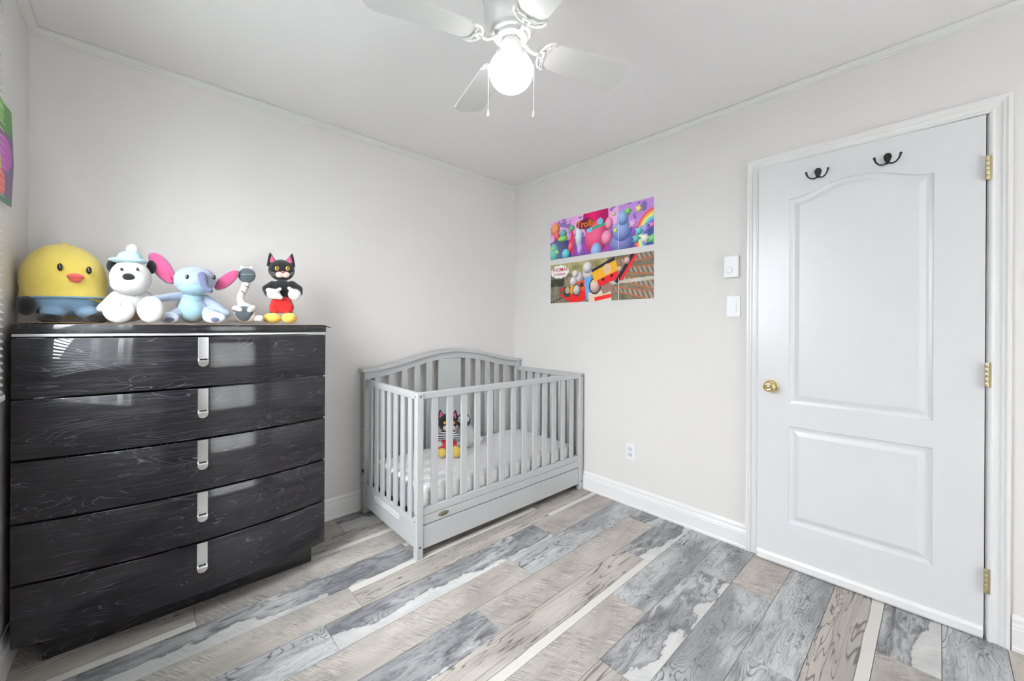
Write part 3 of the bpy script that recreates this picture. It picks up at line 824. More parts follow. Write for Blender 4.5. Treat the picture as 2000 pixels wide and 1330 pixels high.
# ---------------------------------------------------------------- crib
TH = -.0125; CL, CW = 1.373, .735
crib = empty('crib', (1.0252, 1.8071, 0), TH, 'grey painted wooden baby crib with arched headboard and under drawer', 'crib')
PZ = .8605
def cpart(nm, x0, x1, y0, y1, z0, z1, bv=.003, mat=M_CRIB, par=None): return mesh_obj(nm, bx(x0, x1, y0, y1, z0, z1), mat, par or crib, bevel=bv)
pw, pd = .040, .036
fp = [cpart('front_post', 0, pw, 0, pd, 0, PZ, .005), cpart('front_post', CL-pw, CL, 0, pd, 0, PZ, .005)]
YB0 = CW-.052
bp = [cpart('back_post', 0, .042, YB0, CW-.001, 0, .905, .003), cpart('back_post', CL-.042, CL, YB0, CW-.018, 0, .905, .003)]
# front side
cpart('top_rail', pw, CL-pw, .007, .031, PZ-.037, PZ-.001, .004)
cpart('bottom_rail', pw, CL-pw, .008, .030, .2165, .2560)
cpart('apron', pw, CL-pw, .009, .029, .168, .2150, .0008)
n = 13; sw = .042; gap = (CL-2*pw-n*sw)/(n+1)
for i in range(n):
    x = pw+gap+i*(sw+gap); cpart('slat', x, x+sw, .012, .026, .256, PZ-.036, .004)
dw = cpart('drawer', pw+.003, CL-pw-.003, .008, .026, .044, .1625, .0015)
mesh_obj('drawer_box', bx(pw+.02, CL-pw-.02, .026, CW-.12, .055, .145), M_CRIB, dw)
bm = bmn(); lathe(bm, [(0, -.004), (.8, -.004), (.93, -.003), (1, -.0005), (1, 0)], 40, (0, 0, 0), 'Y', cap=False)
for v in bm.verts: v.co.x *= .0345; v.co.z *= .0135
badge = mesh_obj('oval_badge', bm, M_BADGE, crib, smooth=True); badge.location = (.168, .009, .1925)
badge['label'] = 'small oval antique bronze badge'
bm = bmn(); lathe(bm, [(.72, -.0045), (.78, -.0056), (.84, -.0045)], 40, (0, 0, 0), 'Y', cap=False)
for v in bm.verts: v.co.x *= .0345; v.co.z *= .0135
mesh_obj('badge_ring', bm, plain('bronze_light', (.5, .46, .34), .3, metal=.9), badge, smooth=True)
# two ends
n = 7
for side in (0, 1):
    x0 = .006 if side == 0 else CL-.030; x1 = x0+.024
    cpart('end_top_rail', x0-.002, x1+.002, pd, YB0, PZ-.037, PZ-.001, .004)
    cpart('end_panel', x0, x1-.004, pd, YB0, .050, .177, .002)
    cpart('end_bottom_rail', x0+.001, x1-.002, pd, YB0, .1775, .190, .002)
    gap = (YB0-pd-n*.042)/(n+1)
    for i in range(n):
        y = pd+gap+i*(.042+gap); cpart('end_slat', x0+.004, x0+.018, y, y+.042, .19, PZ-.036, .004)
# head board
def arch(s): return .105*(.5-.5*cos(2*pi*s))**.92
def arched(x0, x1, y0, y1, zb, zt_, n=48):
    bm = bmn(); R = []
    for i in range(n+1):
        s = i/n; x = x0+(x1-x0)*s; a = arch((x)/CL if 0 <= x <= CL else 0)
        R.append([bm.verts.new(p) for p in ((x, y0, zb+a), (x, y1, zb+a), (x, y1, zt_+a), (x, y0, zt_+a))])
    for a, b in zip(R, R[1:]):
        for k in range(4): bm.faces.new((a[k], a[(k+1) % 4], b[(k+1) % 4], b[k]))
    bm.faces.new(R[0]); bm.faces.new(R[-1]); bmesh.ops.recalc_face_normals(bm, faces=bm.faces[:])
    return bm
mesh_obj('arched_cap', arched(-.016, CL+.016, YB0-.012, CW-.004, .9055, .9265), M_CRIB, crib, bevel=.003)
mesh_obj('arched_board', arched(.042, CL-.042, YB0+.008, YB0+.030, .860, .9055), M_CRIB, crib, bevel=.001)
cpart('head_panel', .560, .753, YB0+.010, YB0+.026, .26, .860+arch(.5)-.004, .002)
for xx in [(.074+.0965*i) for i in range(5)]+[(.803+.0985*i) for i in range(5)]:
    cpart('head_slat', xx, xx+.043, YB0+.012, YB0+.026, .256, .860+arch((xx+.02)/CL)+.004, .003)
cpart('head_bottom_rail', .042, CL-.042, YB0+.010, YB0+.032, .180, .256, .002)
# mattress support and hardware
cpart('drawer_gap_shade', pw+.001, CL-pw-.001, .0295, .050, .150, .172, .0, M_CRIBD)  # black strip standing in for the shade inside the drawer gap
bm = bmn(); box(bm, .032, CL-.032, .034, YB0, .172, .180)
mesh_obj('mattress_support', bm, M_CRIBD, crib)
bm = bmn()
for i in range(12): box(bm, .034+i*.115, .050+i*.115, .034, YB0-.002, .180, .186)
sp = mesh_obj('support_bar', bm, M_CRIBD, crib); sp['kind'] = 'stuff'
def hole(x, y, z, ax, r=.005):
    bm = bmn()
    if ax == 'Y': lathe(bm, [(0, -.0008), (r, -.0008), (r, .0)], 14, (0, 0, 0), 'Y', cap=False)
    else: lathe(bm, [(0, -.0008), (r, -.0008), (r, .0)], 14, (0, 0, 0), 'X', cap=False)
    o = mesh_obj('bolt_hole', bm, M_BLACK, crib); o.location = (x, y, z); return o
for x in (.020, CL-.020):
    hole(x, -.0002, .841, 'Y'); hole(x, -.0002, .062, 'Y')
for z in (.839, .230, .196): hole(-.0002, .020, z, 'X', .004)
for z in (.555, .432, .356, .246, .190): hole(-.0002, YB0+.020, z, 'X', .005)
cpart('adjuster_knob', -.008, .0, YB0-.002, YB0+.022, .262, .284, .004, M_BLACK)
lb = mesh_obj('warning_label', bx(.0035, .0058, .205, .530, .138, .165), plain('label_white', srgb(226, 228, 228), .5, var=.02), crib)
bm = bmn()
for i in range(22): box(bm, .0030, .0034, .215+i*.014, .215+i*.014+.009, .153-.004*(i % 2), .1555-.004*(i % 2))
pr = mesh_obj('fine_print', bm, plain('print_grey', srgb(120, 122, 124), .6), lb); pr['kind'] = 'stuff'

# mattress
bm = bmn()
mx0, mx1, my0, my1, mz0, mz1 = .040, 1.318, .042, .672, .187, .338
gx, gy = 60, 34
def mat_z(u, v): return .004*fbm(u*9, v*5)+.010*math.exp(-((u-.45)**2+(v-.5)**2)*0)*0
ellr = .030
import itertools
bmesh.ops.create_cube(bm, size=1)
bmesh.ops.subdivide_edges(bm, edges=bm.edges[:], cuts=22, use_grid_fill=True)
for v in bm.verts:
    u, w_, q = v.co.x+.5, v.co.y+.5, v.co.z+.5
    X, Y, Z = mx0+(mx1-mx0)*u, my0+(my1-my0)*w_, mz0+(mz1-mz0)*q
    # round off edges
    r = .034
    cx_ = min(max(X, mx0+r), mx1-r); cy_ = min(max(Y, my0+r), my1-r); cz_ = min(max(Z, mz0+r*.8), mz1-r*.8)
    d = Vector((X-cx_, Y-cy_, (Z-cz_)/.8)); L_ = d.length
    if L_ > r: d *= r/L_
    X, Y, Z = cx_+d.x, cy_+d.y, cz_+d.z*.8
    if q > .9: Z += .007*(fbm(u*10, w_*6)-.5)
    elif q > .1: s_ = .006*(fbm(u*26+3, w_*20+q*2)-.5); X += s_*(1 if u > .5 else -1); Y += s_
    v.co = (X, Y, Z)
mt = mesh_obj('crib_mattress', bm, M_SHEET, None, smooth=True); mt.location = crib.location; mt.rotation_euler = crib.rotation_euler
tag(mt, 'crib mattress in a white fitted sheet with tiny grey dots', 'mattress')

# ---------------------------------------------------------------- ceiling fan
FX, FY = .924, 1.002
fan = empty('ceiling_fan', (FX, FY, 0), 0, 'white four-blade ceiling fan with a lit round glass globe', 'ceiling fan')
bm = lathe(bmn(), [(0, H-.001), (.090, H-.001), (.0935, H-.010), (.0935, 2.385), (.0965, 2.375), (.0965, 2.290), (.0955, 2.272), (.091, 2.252), (.082, 2.235), (.072, 2.224), (.069, 2.222), (.069, 2.210), (.062, 2.207), (0, 2.207)], 56, cap=False)
hs = mesh_obj('motor_housing', bm, M_FAN, fan, smooth=True)
bm = bmn()
for i in range(56):
    a = 2*pi*i/56; m = Matrix.Rotation(a, 4, 'Z')
    vs0 = len(bm.verts); box(bm, .0955, .0972, -.0014, .0014, 2.318, 2.352); bm.verts.ensure_lookup_table()
    for v in bm.verts[vs0:]: v.co = m @ v.co
vt = mesh_obj('vent_slots', bm, M_DARKGAP, hs); vt['kind'] = 'stuff'
bm = lathe(bmn(), [(0, 2.208), (.055, 2.208), (.055, 2.195), (.048, 2.192), (0, 2.192)], 40, cap=False); mesh_obj('flywheel', bm, M_FAN, fan, smooth=False)
bm = lathe(bmn(), [(0, 2.193), (.029, 2.193), (.029, 2.184), (.0345, 2.182), (.0350, 2.150), (.0365, 2.148), (.0365, 2.138), (0, 2.138)], 40, cap=False); mesh_obj('light_fitter', bm, M_FAN, fan, smooth=False)
bm = bmn(); pr_ = []
for i in range(25):
    a = radians(-90+i*(90+54)/24); pr_.append((.0755*cos(a), 2.083+.066*sin(a)))
pr_.append((.034, 2.139)); pr_.append((0, 2.140))
lathe(bm, pr_, 48, cap=False); mesh_obj('glass_globe', bm, M_GLOBE, fan, smooth=True)
# blade + iron prototypes
AZ = [-18, 72, 162, -108]
tilt = radians(-11)
def blade_bm():
    bm = bmn(); out = []
    r0, r1 = .122, .481
    def hwid(r): return .051+.019*min(1, (r-r0)/.30)
    L1 = [(r0+.000, .038), (r0+.008, .050)]+[(r0+(r1-r0)*k/8, hwid(r0+(r1-r0)*k/8)) for k in range(1, 7)]+[(r1-.036, .069), (r1-.014, .057), (r1-.003, .038), (r1, .018)]
    top = L1+[(r, -w_) for r, w_ in L1[::-1]]
    extrude_poly(bm, top, -.003, .003, lambda x, y, d: (x, y, d))
    return bm
def iron_bm():
    bm = bmn()
    def tb(p, r=.0042): tube(bm, p, r, 8, flat=.7)
    tb([(.034, 0, .014), (.052, 0, .010), (.072, .002, -.006), (.095, 0, -.013), (.122, 0, -.010)], [.009, .009, .007, .0065, .008])
    outer = [(.192, -.054), (.176, -.057), (.152, -.050), (.134, -.033), (.125, -.012), (.125, .012), (.134, .033), (.152, .050), (.176, .057), (.192, .054)]
    tb([(x, y, -.0075) for x, y in outer], [.0035]+[.0055]*8+[.0035])
    inner = [(.192, -.054), (.168, -.042), (.158, -.028), (.160, -.014), (.152, -.005), (.152, .005), (.160, .014), (.158, .028), (.168, .042), (.192, .054)]
    tb([(x, y, -.0075) for x, y in inner], .0042)
    for s in (-1, 1):
        tb([(.126, s*.008, -.008), (.140, s*.012, -.008), (.154, s*.010, -.008)], .0045)
        ell(bm, (.158, s*.040, -.010), (.004, .004, .003), None, 10, 6)
    ell(bm, (.148, 0, -.009), (.009, .010, .004), None, 12, 8)
    for v in bm.verts:
        if v.co.x > .075: v.co.x = .075+(v.co.x-.075)*.70
    return bm
b0 = i0 = None
for az in AZ:
    piv = Matrix.Rotation(radians(az), 4, 'Z') @ Matrix.Translation((0, 0, 2.184)) @ Matrix.Rotation(tilt, 4, 'X')
    if b0 is None:
        b0 = mesh_obj('blade', blade_bm(), M_FAN, fan, bevel=.001); i0 = mesh_obj('blade_iron', iron_bm(), M_FAN, fan, smooth=True); bb, ii = b0, i0
    else:
        bb = b0.copy(); ii = i0.copy(); COL.objects.link(bb); COL.objects.link(ii); bb.parent = fan; ii.parent = fan
    bb.matrix_local = piv; ii.matrix_local = piv
for s in (-1, 1):
    dx, dy = Rv0.x*s, Rv0.y*s
    bm = bmn(); tube(bm, [(dx*.034, dy*.034, 2.166), (dx*.046, dy*.046, 2.158), (dx*.066, dy*.066, 2.128), (dx*.0785, dy*.0785, 2.100), (dx*.0785, dy*.0785, 2.05), (dx*.0785, dy*.0785, 1.953)], .0011, 6)
    ch = mesh_obj('pull_chain', bm, M_FAN, fan)
    bm = lathe(bmn(), [(0, 1.955), (.0022, 1.953), (.0035, 1.943), (.005, 1.932), (.0045, 1.929), (0, 1.929)], 12, (dx*.0785, dy*.0785, 0), cap=False); mesh_obj('pull', bm, M_FAN, ch, smooth=True)

# ---------------------------------------------------------------- soft toys
def to_mesh_remesh(o, voxel, smooth_it=6):
    m = o.modifiers.new('r', 'REMESH'); m.mode = 'VOXEL'; m.voxel_size = voxel; m.use_smooth_shade = True
    s = o.modifiers.new('s', 'SMOOTH'); s.iterations = smooth_it; s.factor = .5
    dg = bpy.context.evaluated_depsgraph_get(); me = bpy.data.meshes.new_from_object(o.evaluated_get(dg))
    mats = [m_ for m_ in o.data.materials]; o.modifiers.clear(); o.data = me
    if not me.materials:
        for m_ in mats: me.materials.append(m_)
    for p in me.polygons: p.use_smooth = True
class Toy:
    """soft toy standing at (x,y,z); local x to the viewer's right, local y away from the room, z up"""
    def __init__(s, name, x, y, z, label, cat='soft toy', base_px=None, rz=0, sc=None):
        s.ang = -math.atan2(x, y)
        s.root = empty(name, (x, y, z), s.ang, label, cat)
        s.o = Vector((x, y, z)); s.n = Vector((x, y, 0)).normalized(); s.r = Vector((s.n.y, -s.n.x, 0))
    def L(s, u, v):   # photo position -> size on the toy's own frontal plane, in metres
        d = Fv+Rv*((u-CXP)/FPX)-Uv*((v-CYP)/FPX)
        t_ = (s.o-Vector((0, 0, CAMH))).dot(s.n)/d.dot(s.n)
        p = Vector((0, 0, CAMH))+d*t_-s.o
        return p.dot(s.r), p.z
    def blob(s, bm, u, v, hu, hv, dep=None, y=0.0, rot=None):
        x, z = s.L(u, v); x1, _ = s.L(u+hu, v); _, z1 = s.L(u, v-hv)
        rx, rz = x1-x, z1-z
        ell(bm, (x, y, z), (rx, dep if dep is not None else (rx+rz)/2, rz), rot)
    def limb(s, bm, pts, n=7):   # pts: (u, v, radius px, y)
        P_ = []
        for (u, v, r, y) in pts:
            x, z = s.L(u, v); x1, _ = s.L(u+r, v); P_.append((Vector((x, y, z)), x1-x))
        for (a, ra), (b, rb) in zip(P_, P_[1:]):
            for i in range(n+1):
                f = i/n; ell(bm, a.lerp(b, f), (ra+(rb-ra)*f,)*3, None, 14, 10)
    def part(s, name, fn, mat, voxel=.0035, label=None, par=None, sm=6):
        bm = bmn(); fn(bm); o = mesh_obj(name, bm, mat, par or s.root, smooth=True)
        if voxel: to_mesh_remesh(o, voxel, sm)
        if label: o['label'] = label
        return o
PL = {k: plush_mat('plush_'+k, srgb(*c)) for k, c in dict(yellow=(242, 216, 104), blue=(128, 162, 190), black=(26, 26, 28), white=(216, 214, 212),
      aqua=(176, 214, 222), pink=(214, 92, 140), lav=(164, 177, 198), slate=(104, 112, 146), sky=(156, 192, 206), greydark=(84, 96, 102),
      red=(222, 36, 36), cream=(238, 208, 192), gold=(240, 208, 96), coral=(236, 96, 84), navy=(44, 48, 84), pale=(206, 218, 232)).items()}
M_BEAD = plain('bead_black', (.006, .006, .007), .12, coat=.5)
M_THREAD = plain('thread_dark', srgb(50, 52, 62), .8)
M_THREADL = plain('thread_pale', srgb(196, 208, 212), .8)
ZT = 1.2098

# yellow chick cushion
y = Toy('plush_chick', -.226, 2.33, ZT, 'big egg-shaped yellow plush chick in blue shorts, against the left wall')
B = y.part('body', lambda bm: (y.blob(bm, 127, 548, 84, 71, .115), y.blob(bm, 128, 578, 84, 44, .112)), PL['yellow'], .005, sm=12)
def shorts(bm):
    y.blob(bm, 128, 585, 79, 36, .108, -.004); y.blob(bm, 104, 612, 25, 12, .05, -.075); y.blob(bm, 172, 612, 25, 12, .05, -.075)
y.part('shorts', shorts, PL['blue'], .004, sm=5)
def belt(bm):
    x0, z0 = y.L(128, 583)
    pts = []
    for i in range(41):
        a = 2*pi*i/40; rx = y.L(212, 583)[0]-x0; pts.append((x0+rx*1.0*cos(a), -.002+.116*sin(a), z0+.004*cos(a)))
    tube(bm, pts[:-1], .004, 8, closed=True)
y.part('waistband', belt, PL['blue'], 0)
for u in (100, 186): y.part('foot', lambda bm, u=u: y.blob(bm, u, 620.5, 25, 11.5, .045, -.085), PL['black'], .004)
y.part('wing', lambda bm: y.limb(bm, [(62, 572, 14, -.02), (52, 590, 13, -.05), (52, 600, 10, -.06)]), PL['yellow'], .004)
y.part('wing_tip', lambda bm: y.blob(bm, 55, 598, 21, 19, .030, -.075), PL['black'], .004)
for u, v in ((118, 527), (172, 533)):
    e_ = y.part('eye', lambda bm, u=u, v=v: y.blob(bm, u, v, 5.5, 7, .006, -.113 if u > 150 else -.119), M_BEAD, 0)
bk_ = y.part('beak', lambda bm: (y.blob(bm, 147, 545, 17, 6, .022, -.118), y.blob(bm, 147, 551, 12, 5, .018, -.116)), PL['coral'], .002, sm=3)
y.part('crest', lambda bm: (y.limb(bm, [(124, 482, 5, 0), (122, 474, 3, 0)]), y.limb(bm, [(128, 482, 5, 0), (131, 475, 3, 0)])), PL['yellow'], .002)

# white bear in a blue hat
t2 = Toy('plush_bear', -.046, 2.245, ZT, 'fluffy white plush bear with black ears, wearing a pale blue bobble hat')
def wb(bm):
    t2.blob(bm, 256, 592, 37, 36, .070, .01); t2.limb(bm, [(226, 578, 13, -.01), (208, 596, 12, -.04), (200, 603, 11, -.06)])
    t2.limb(bm, [(284, 578, 13, -.01), (295, 592, 11, -.03), (296, 600, 9, -.045)])
    t2.limb(bm, [(240, 606, 18, -.03), (234, 607, 22, -.08)]); t2.limb(bm, [(280, 606, 18, -.03), (292, 606, 21, -.08)])
t2.part('body', wb, PL['white'], .0045, sm=4)
for u, hu in ((233, 31), (293, 26)): t2.part('foot', lambda bm, u=u, hu=hu: t2.blob(bm, u, 606, hu, 25.5, .022, -.098), PL['white'], .004)
for u0 in (232, 290):
    for k in range(3):
        t2.part('toe_stitch', lambda bm, u=u0+k*8-4: tube(bm, [Vector((t2.L(u, 591)[0], -.117, t2.L(u, 591)[1])), Vector((t2.L(u-1, 599)[0], -.1215, t2.L(u-1, 599)[1]))], .0007, 6), M_THREADL, 0)
t2.part('head', lambda bm: (t2.blob(bm, 256, 544, 41, 34, .062, -.03), t2.blob(bm, 254, 556, 38, 22, .055, -.05)), PL['white'], .0045, sm=6)
t2.part('ear', lambda bm: t2.blob(bm, 218, 519, 11, 13, .015, .012), PL['black'], .003)
t2.part('ear', lambda bm: t2.blob(bm, 296, 521, 10, 14, .015, .012), PL['black'], .003)
t2.part('nose', lambda bm: t2.blob(bm, 251, 545, 12, 7.5, .008, -.098), PL['black'], .002)
for u in (238, 268): t2.part('eye', lambda bm, u=u: t2.blob(bm, u, 530, 2.8, 3.2, .004, -.090), M_BEAD, 0)
ht = t2.part('hat', lambda bm: (t2.blob(bm, 250, 511, 38, 6, .050, -.028), t2.blob(bm, 254, 505, 25, 13, .040, -.02), t2.blob(bm, 259, 499, 14, 10, .028, -.02)), PL['aqua'], .0035)
t2.part('bobble', lambda bm: t2.blob(bm, 259, 489, 13, 11, None, -.02), PL['white'], .003)

# blue elephant
t3 = Toy('plush_elephant', .158, 2.27, ZT, 'pale blue plush elephant sitting with wide pink-lined ears')
def eb(bm):
    t3.blob(bm, 377, 602, 31, 29, .055, .01); t3.blob(bm, 377, 584, 22, 16, .04, 0)
    t3.limb(bm, [(356, 577, 10, 0), (330, 581, 10, -.03), (310, 585, 9.5, -.065), (303, 586, 9.5, -.075)])
    t3.limb(bm, [(402, 583, 10, 0), (420, 597, 10, -.02), (436, 609, 8, -.035), (442, 612, 7.5, -.04)])
    t3.limb(bm, [(352, 611, 14, -.02), (338, 618, 12, -.06)]); t3.limb(bm, [(402, 611, 14, -.02), (416, 618, 12, -.06)])
t3.part('body', eb, PL['lav'], .0035)
t3.part('belly', lambda bm: (t3.blob(bm, 373, 607, 27, 21, .042, -.018), t3.blob(bm, 378, 582, 20, 13, .032, -.014)), PL['sky'], .0035)
for u, hu, hp in ((332, 19, 9), (417, 22, 8)):
    f_ = t3.part('foot', lambda bm, u=u, hu=hu: t3.blob(bm, u, 620.5, hu, 11, .012, -.078), PL['pale'], .003)
    t3.part('foot_pad', lambda bm, u=u, hp=hp: t3.blob(bm, u+1, 624.5, hp, 4.5, .006, -.088), PL['slate'], 0)
t3.part('head', lambda bm: (t3.blob(bm, 382, 546, 41, 24, .050, -.03), t3.blob(bm, 380, 554, 39, 21, .050, -.035)), PL['lav'], .004)
t3.part('chin', lambda bm: t3.blob(bm, 380, 561, 33, 17, .042, -.042), PL['sky'], .0035)
t3.part('trunk', lambda bm: t3.limb(bm, [(394, 541, 9, -.075), (396, 550, 8.5, -.092), (398, 560, 7.5, -.102), (402, 568, 6.5, -.108), (409, 571, 6, -.112)]), PL['slate'], .0025)
for u in (366, 417): t3.part('eye', lambda bm, u=u: t3.blob(bm, u, 544, 3.6, 4.6, .004, -.078 if u < 400 else -.062), M_BEAD, 0)
# ears: blue back, pink lining
def ear_parts(cu, cv, hu, hv, tiltdeg):
    x, z = t3.L(cu, cv); x1, _ = t3.L(cu+hu, cv); _, z1 = t3.L(cu, cv-hv); rx, rz = x1-x, z1-z
    b_ = t3.part('ear', lambda bm: ell(bm, (x, -.010, z), (rx, .008, rz), (0, radians(tiltdeg), 0)), PL['lav'], 0)
    t3.part('ear_lining', lambda bm: ell(bm, (x, -.016, z), (rx*.93, .006, rz*.93), (0, radians(tiltdeg), 0)), PL['pink'], 0, par=b_)
    t3.part('ear_fold', lambda bm: tube(bm, [Vector((x+rx*a_*cos(radians(tiltdeg))+rz*c_*sin(radians(tiltdeg)), -.022+.002*k, z+rz*c_*cos(radians(tiltdeg))-rx*a_*sin(radians(tiltdeg)))) for k, (a_, c_) in enumerate(((.15, -.75), (.3, -.35), (.2, .05), (.1, .35)))], [.002, .004, .003, .001], 8), PL['pink'], 0, par=b_)
ear_parts(317, 524, 19, 34, -28)
ear_parts(443, 547, 13, 27, 42)

# grey and white long-necked toy
t4 = Toy('plush_long_neck', .357, 2.275, ZT, 'slim white plush toy with long striped neck and round dark grey face')
t4.part('body', lambda bm: (t4.blob(bm, 478, 617, 26, 15, .045, 0), t4.blob(bm, 477, 606, 20, 15, .034, 0), t4.limb(bm, [(478, 600, 10, 0), (470, 588, 9, -.002), (470, 578, 8, -.004), (476, 566, 8, -.006), (481, 554, 8.5, -.008)])), PL['white'], .0028)
t4.part('belly', lambda bm: t4.blob(bm, 477, 613, 17, 15, .022, -.028), PL['greydark'], .0028)
t4.part('arm', lambda bm: t4.limb(bm, [(458, 603, 6, -.02), (461, 602, 6.5, -.04), (470, 606, 5, -.048)]), PL['white'], .0025)
t4.part('arm', lambda bm: t4.limb(bm, [(497, 603, 6, -.02), (494, 602, 6.5, -.04), (488, 606, 6, -.048)]), PL['white'], .0025)
for u, du in ((449, -6), (508, 5)): t4.part('foot', lambda bm, u=u, du=du: t4.limb(bm, [(u-du*1.6, 622, 7, -.01), (u, 622, 7.5, -.03)]), PL['white'], .0025)
t4.part('head', lambda bm: (t4.blob(bm, 482, 537, 18, 16, .022, .004), t4.blob(bm, 472, 522, 4, 3.5, None, 0), t4.blob(bm, 492, 522, 4, 3.5, None, 0)), PL['white'], .0025)
t4.part('face', lambda bm: t4.blob(bm, 482, 539, 17, 15, .014, -.018), PL['greydark'], .0025)
t4.part('face_seam', lambda bm: tube(bm, [Vector((t4.L(u, 537)[0], -.0328+.010*((u-482)/16)**2, t4.L(u, 537)[1])) for u in range(467, 498, 3)], .0008, 6), M_THREADL, 0)
for (u0, v0, u1, v1) in ((475, 557, 486, 562), (471, 568, 478, 574)):
    t4.part('neck_stripe', lambda bm: tube(bm, [Vector((t4.L(u0, v0)[0], -.021, t4.L(u0, v0)[1])), Vector((t4.L((u0+u1)/2, (v0+v1)/2)[0], -.0235, t4.L((u0+u1)/2, (v0+v1)/2)[1])), Vector((t4.L(u1, v1)[0], -.021, t4.L(u1, v1)[1]))], .0016, 6), M_THREAD, 0)

# black cat in red shorts
def cat_toy(T_, P):
    P('head', lambda bm: (T_.blob(bm, 548, 527, 23, 22, .040, 0),), PL['black'])
t5 = Toy('plush_cat', .517, 2.285, ZT, 'upright black plush cat in red shorts, white mittens and yellow boots')
t5.part('head', lambda bm: t5.blob(bm, 550, 528, 26, 21, .042, 0), PL['black'], .0028)
M_AMBER = plain('amber_eye', srgb(206, 160, 50), .15, coat=.5)
def cat_ear(T_, u, v, hu, hv, lean, dep=.014, par=None):
    def f(bm):
        x, z = T_.L(u, v); x1, _ = T_.L(u+hu, v); _, z1 = T_.L(u, v-hv); rx, rz = x1-x, z1-z
        for i in range(9):
            q = i/8; ell(bm, (x+lean*q*rz, 0, z-rz+2*rz*q*.86), (rx*(1-q)**.75+.002, dep*(1-.6*q), rz*.22), None, 14, 8)
    ea = T_.part('ear', f, PL['black'], .0028)
    def g(bm):
        x, z = T_.L(u, v+hv*.25); x1, _ = T_.L(u+hu, v); _, z1 = T_.L(u, v-hv); rx, rz = (x1-x)*.55, abs(z1-z)*.5
        rz = rx*1.1
        for i in range(7):
            q = i/6; ell(bm, (x+lean*q*rz*.8, -dep*.72, z-rz*.6+1.9*rz*q), (rx*(1-q)**.75+.001, .004, rz*.3), None, 12, 8)
    T_.part('ear_lining', g, PL['pink'], .0022, par=ea)
    return ea
cat_ear(t5, 533, 505, 12, 14, -.35); cat_ear(t5, 565, 506, 12, 14, .35)
t5.part('muzzle', lambda bm: (t5.blob(bm, 546, 538, 8, 6, .012, -.038), t5.blob(bm, 558, 538, 8, 6, .012, -.038)), PL['cream'], .0022)
t5.part('nose', lambda bm: t5.blob(bm, 552, 533.5, 3, 2.2, .004, -.051), PL['pink'], 0)
for u in (541, 562):
    e_ = t5.part('eye', lambda bm, u=u: t5.blob(bm, u, 526, 4.2, 4.4, .004, -.0385), M_AMBER, 0)
    t5.part('pupil', lambda bm, u=u: t5.blob(bm, u, 526, 1.4, 3.6, .0025, -.0415), M_BEAD, 0, par=e_)
for s_ in (-1, 1):
    for k in (-1, 0, 1):
        def wh(bm, s_=s_, k=k):
            x0, z0 = t5.L(552+s_*8, 538); x1, z1 = t5.L(552+s_*24, 537-k*4)
            tube(bm, [(x0, -.046, z0+k*.001), ((x0+x1)/2, -.047, (z0+z1)/2+.001), (x1, -.040, z1)], .0006, 5)
        t5.part('whisker', wh, PL['white'], 0)
t5.part('torso', lambda bm: (t5.blob(bm, 551, 566, 22, 20, .032, 0), t5.limb(bm, [(533, 556, 9, 0), (520, 564, 8.5, -.008), (524, 574, 7.5, -.02)]), t5.limb(bm, [(570, 556, 9, 0), (583, 565, 8.5, -.008), (584, 573, 7, -.02)])), PL['black'], .003)
t5.part('mitten', lambda bm: (t5.blob(bm, 535, 576, 14, 9, .012, -.040), t5.limb(bm, [(525, 568, 6, -.03), (540, 570, 4.5, -.046), (547, 566, 4, -.048)]), t5.limb(bm, [(535, 580, 6, -.04), (548, 582, 5, -.046)])), PL['white'], .0025)
t5.part('mitten', lambda bm: (t5.blob(bm, 575, 576, 13, 11, .012, -.040), t5.limb(bm, [(574, 572, 6, -.04), (564, 564, 3.5, -.046)])), PL['white'], .0025)
t5.part('shorts', lambda bm: (t5.blob(bm, 550, 594, 22, 18, .034, -.002), t5.limb(bm, [(538, 600, 13, -.004), (537, 603, 12, -.004)]), t5.limb(bm, [(562, 600, 13, -.004), (562, 603, 12, -.004)])), PL['red'], .003)
t5.part('leg', lambda bm: t5.limb(bm, [(535, 606, 8, 0), (533, 614, 8, -.004)]), PL['black'], .003)
t5.part('leg', lambda bm: t5.limb(bm, [(563, 606, 8, 0), (564, 614, 8, -.004)]), PL['black'], .003)
t5.part('boot', lambda bm: t5.blob(bm, 532, 621.5, 18.5, 10.5, .036, -.020), PL['gold'], .003)
t5.part('boot', lambda bm: t5.blob(bm, 565, 621.5, 15.5, 10.5, .036, -.020), PL['gold'], .003)

# toys in the crib
t6 = Toy('plush_cat', 1.500, 2.235, .343, 'small black plush cat in red trousers and striped shirt sitting in the crib')
t6.part('head', lambda bm: t6.blob(bm, 874, 825, 19, 17.5, .045, 0), PL['black'], .004)
cat_ear(t6, 862, 808, 9, 10, -.25, .012); cat_ear(t6, 887, 809, 9, 10, .25, .012)
t6.part('muzzle', lambda bm: (t6.blob(bm, 872, 833, 7, 5.5, .014, -.040), t6.blob(bm, 882, 833, 7, 5.5, .014, -.040)), PL['cream'], .003)
t6.part('nose', lambda bm: t6.blob(bm, 877, 829.5, 2.4, 1.8, .004, -.055), PL['pink'], 0)
for u in (869, 886): t6.part('eye', lambda bm, u=u: t6.blob(bm, u, 823, 3.2, 3.2, .004, -.041), M_AMBER, 0)
def stripes():
    t = NT('striped_knit'); co = t.coords(); sp_ = t.n('ShaderNodeSeparateXYZ'); t.t.links.new(co, sp_.inputs[0])
    f = t.math('FRACT', t.math('MULTIPLY', sp_.outputs[2], 75)); m = t.ramp(f, .50, .58)
    t.P(Base_Color=t.mix(m, srgb(236, 234, 236), srgb(40, 40, 48)), Roughness=.95); return t.m
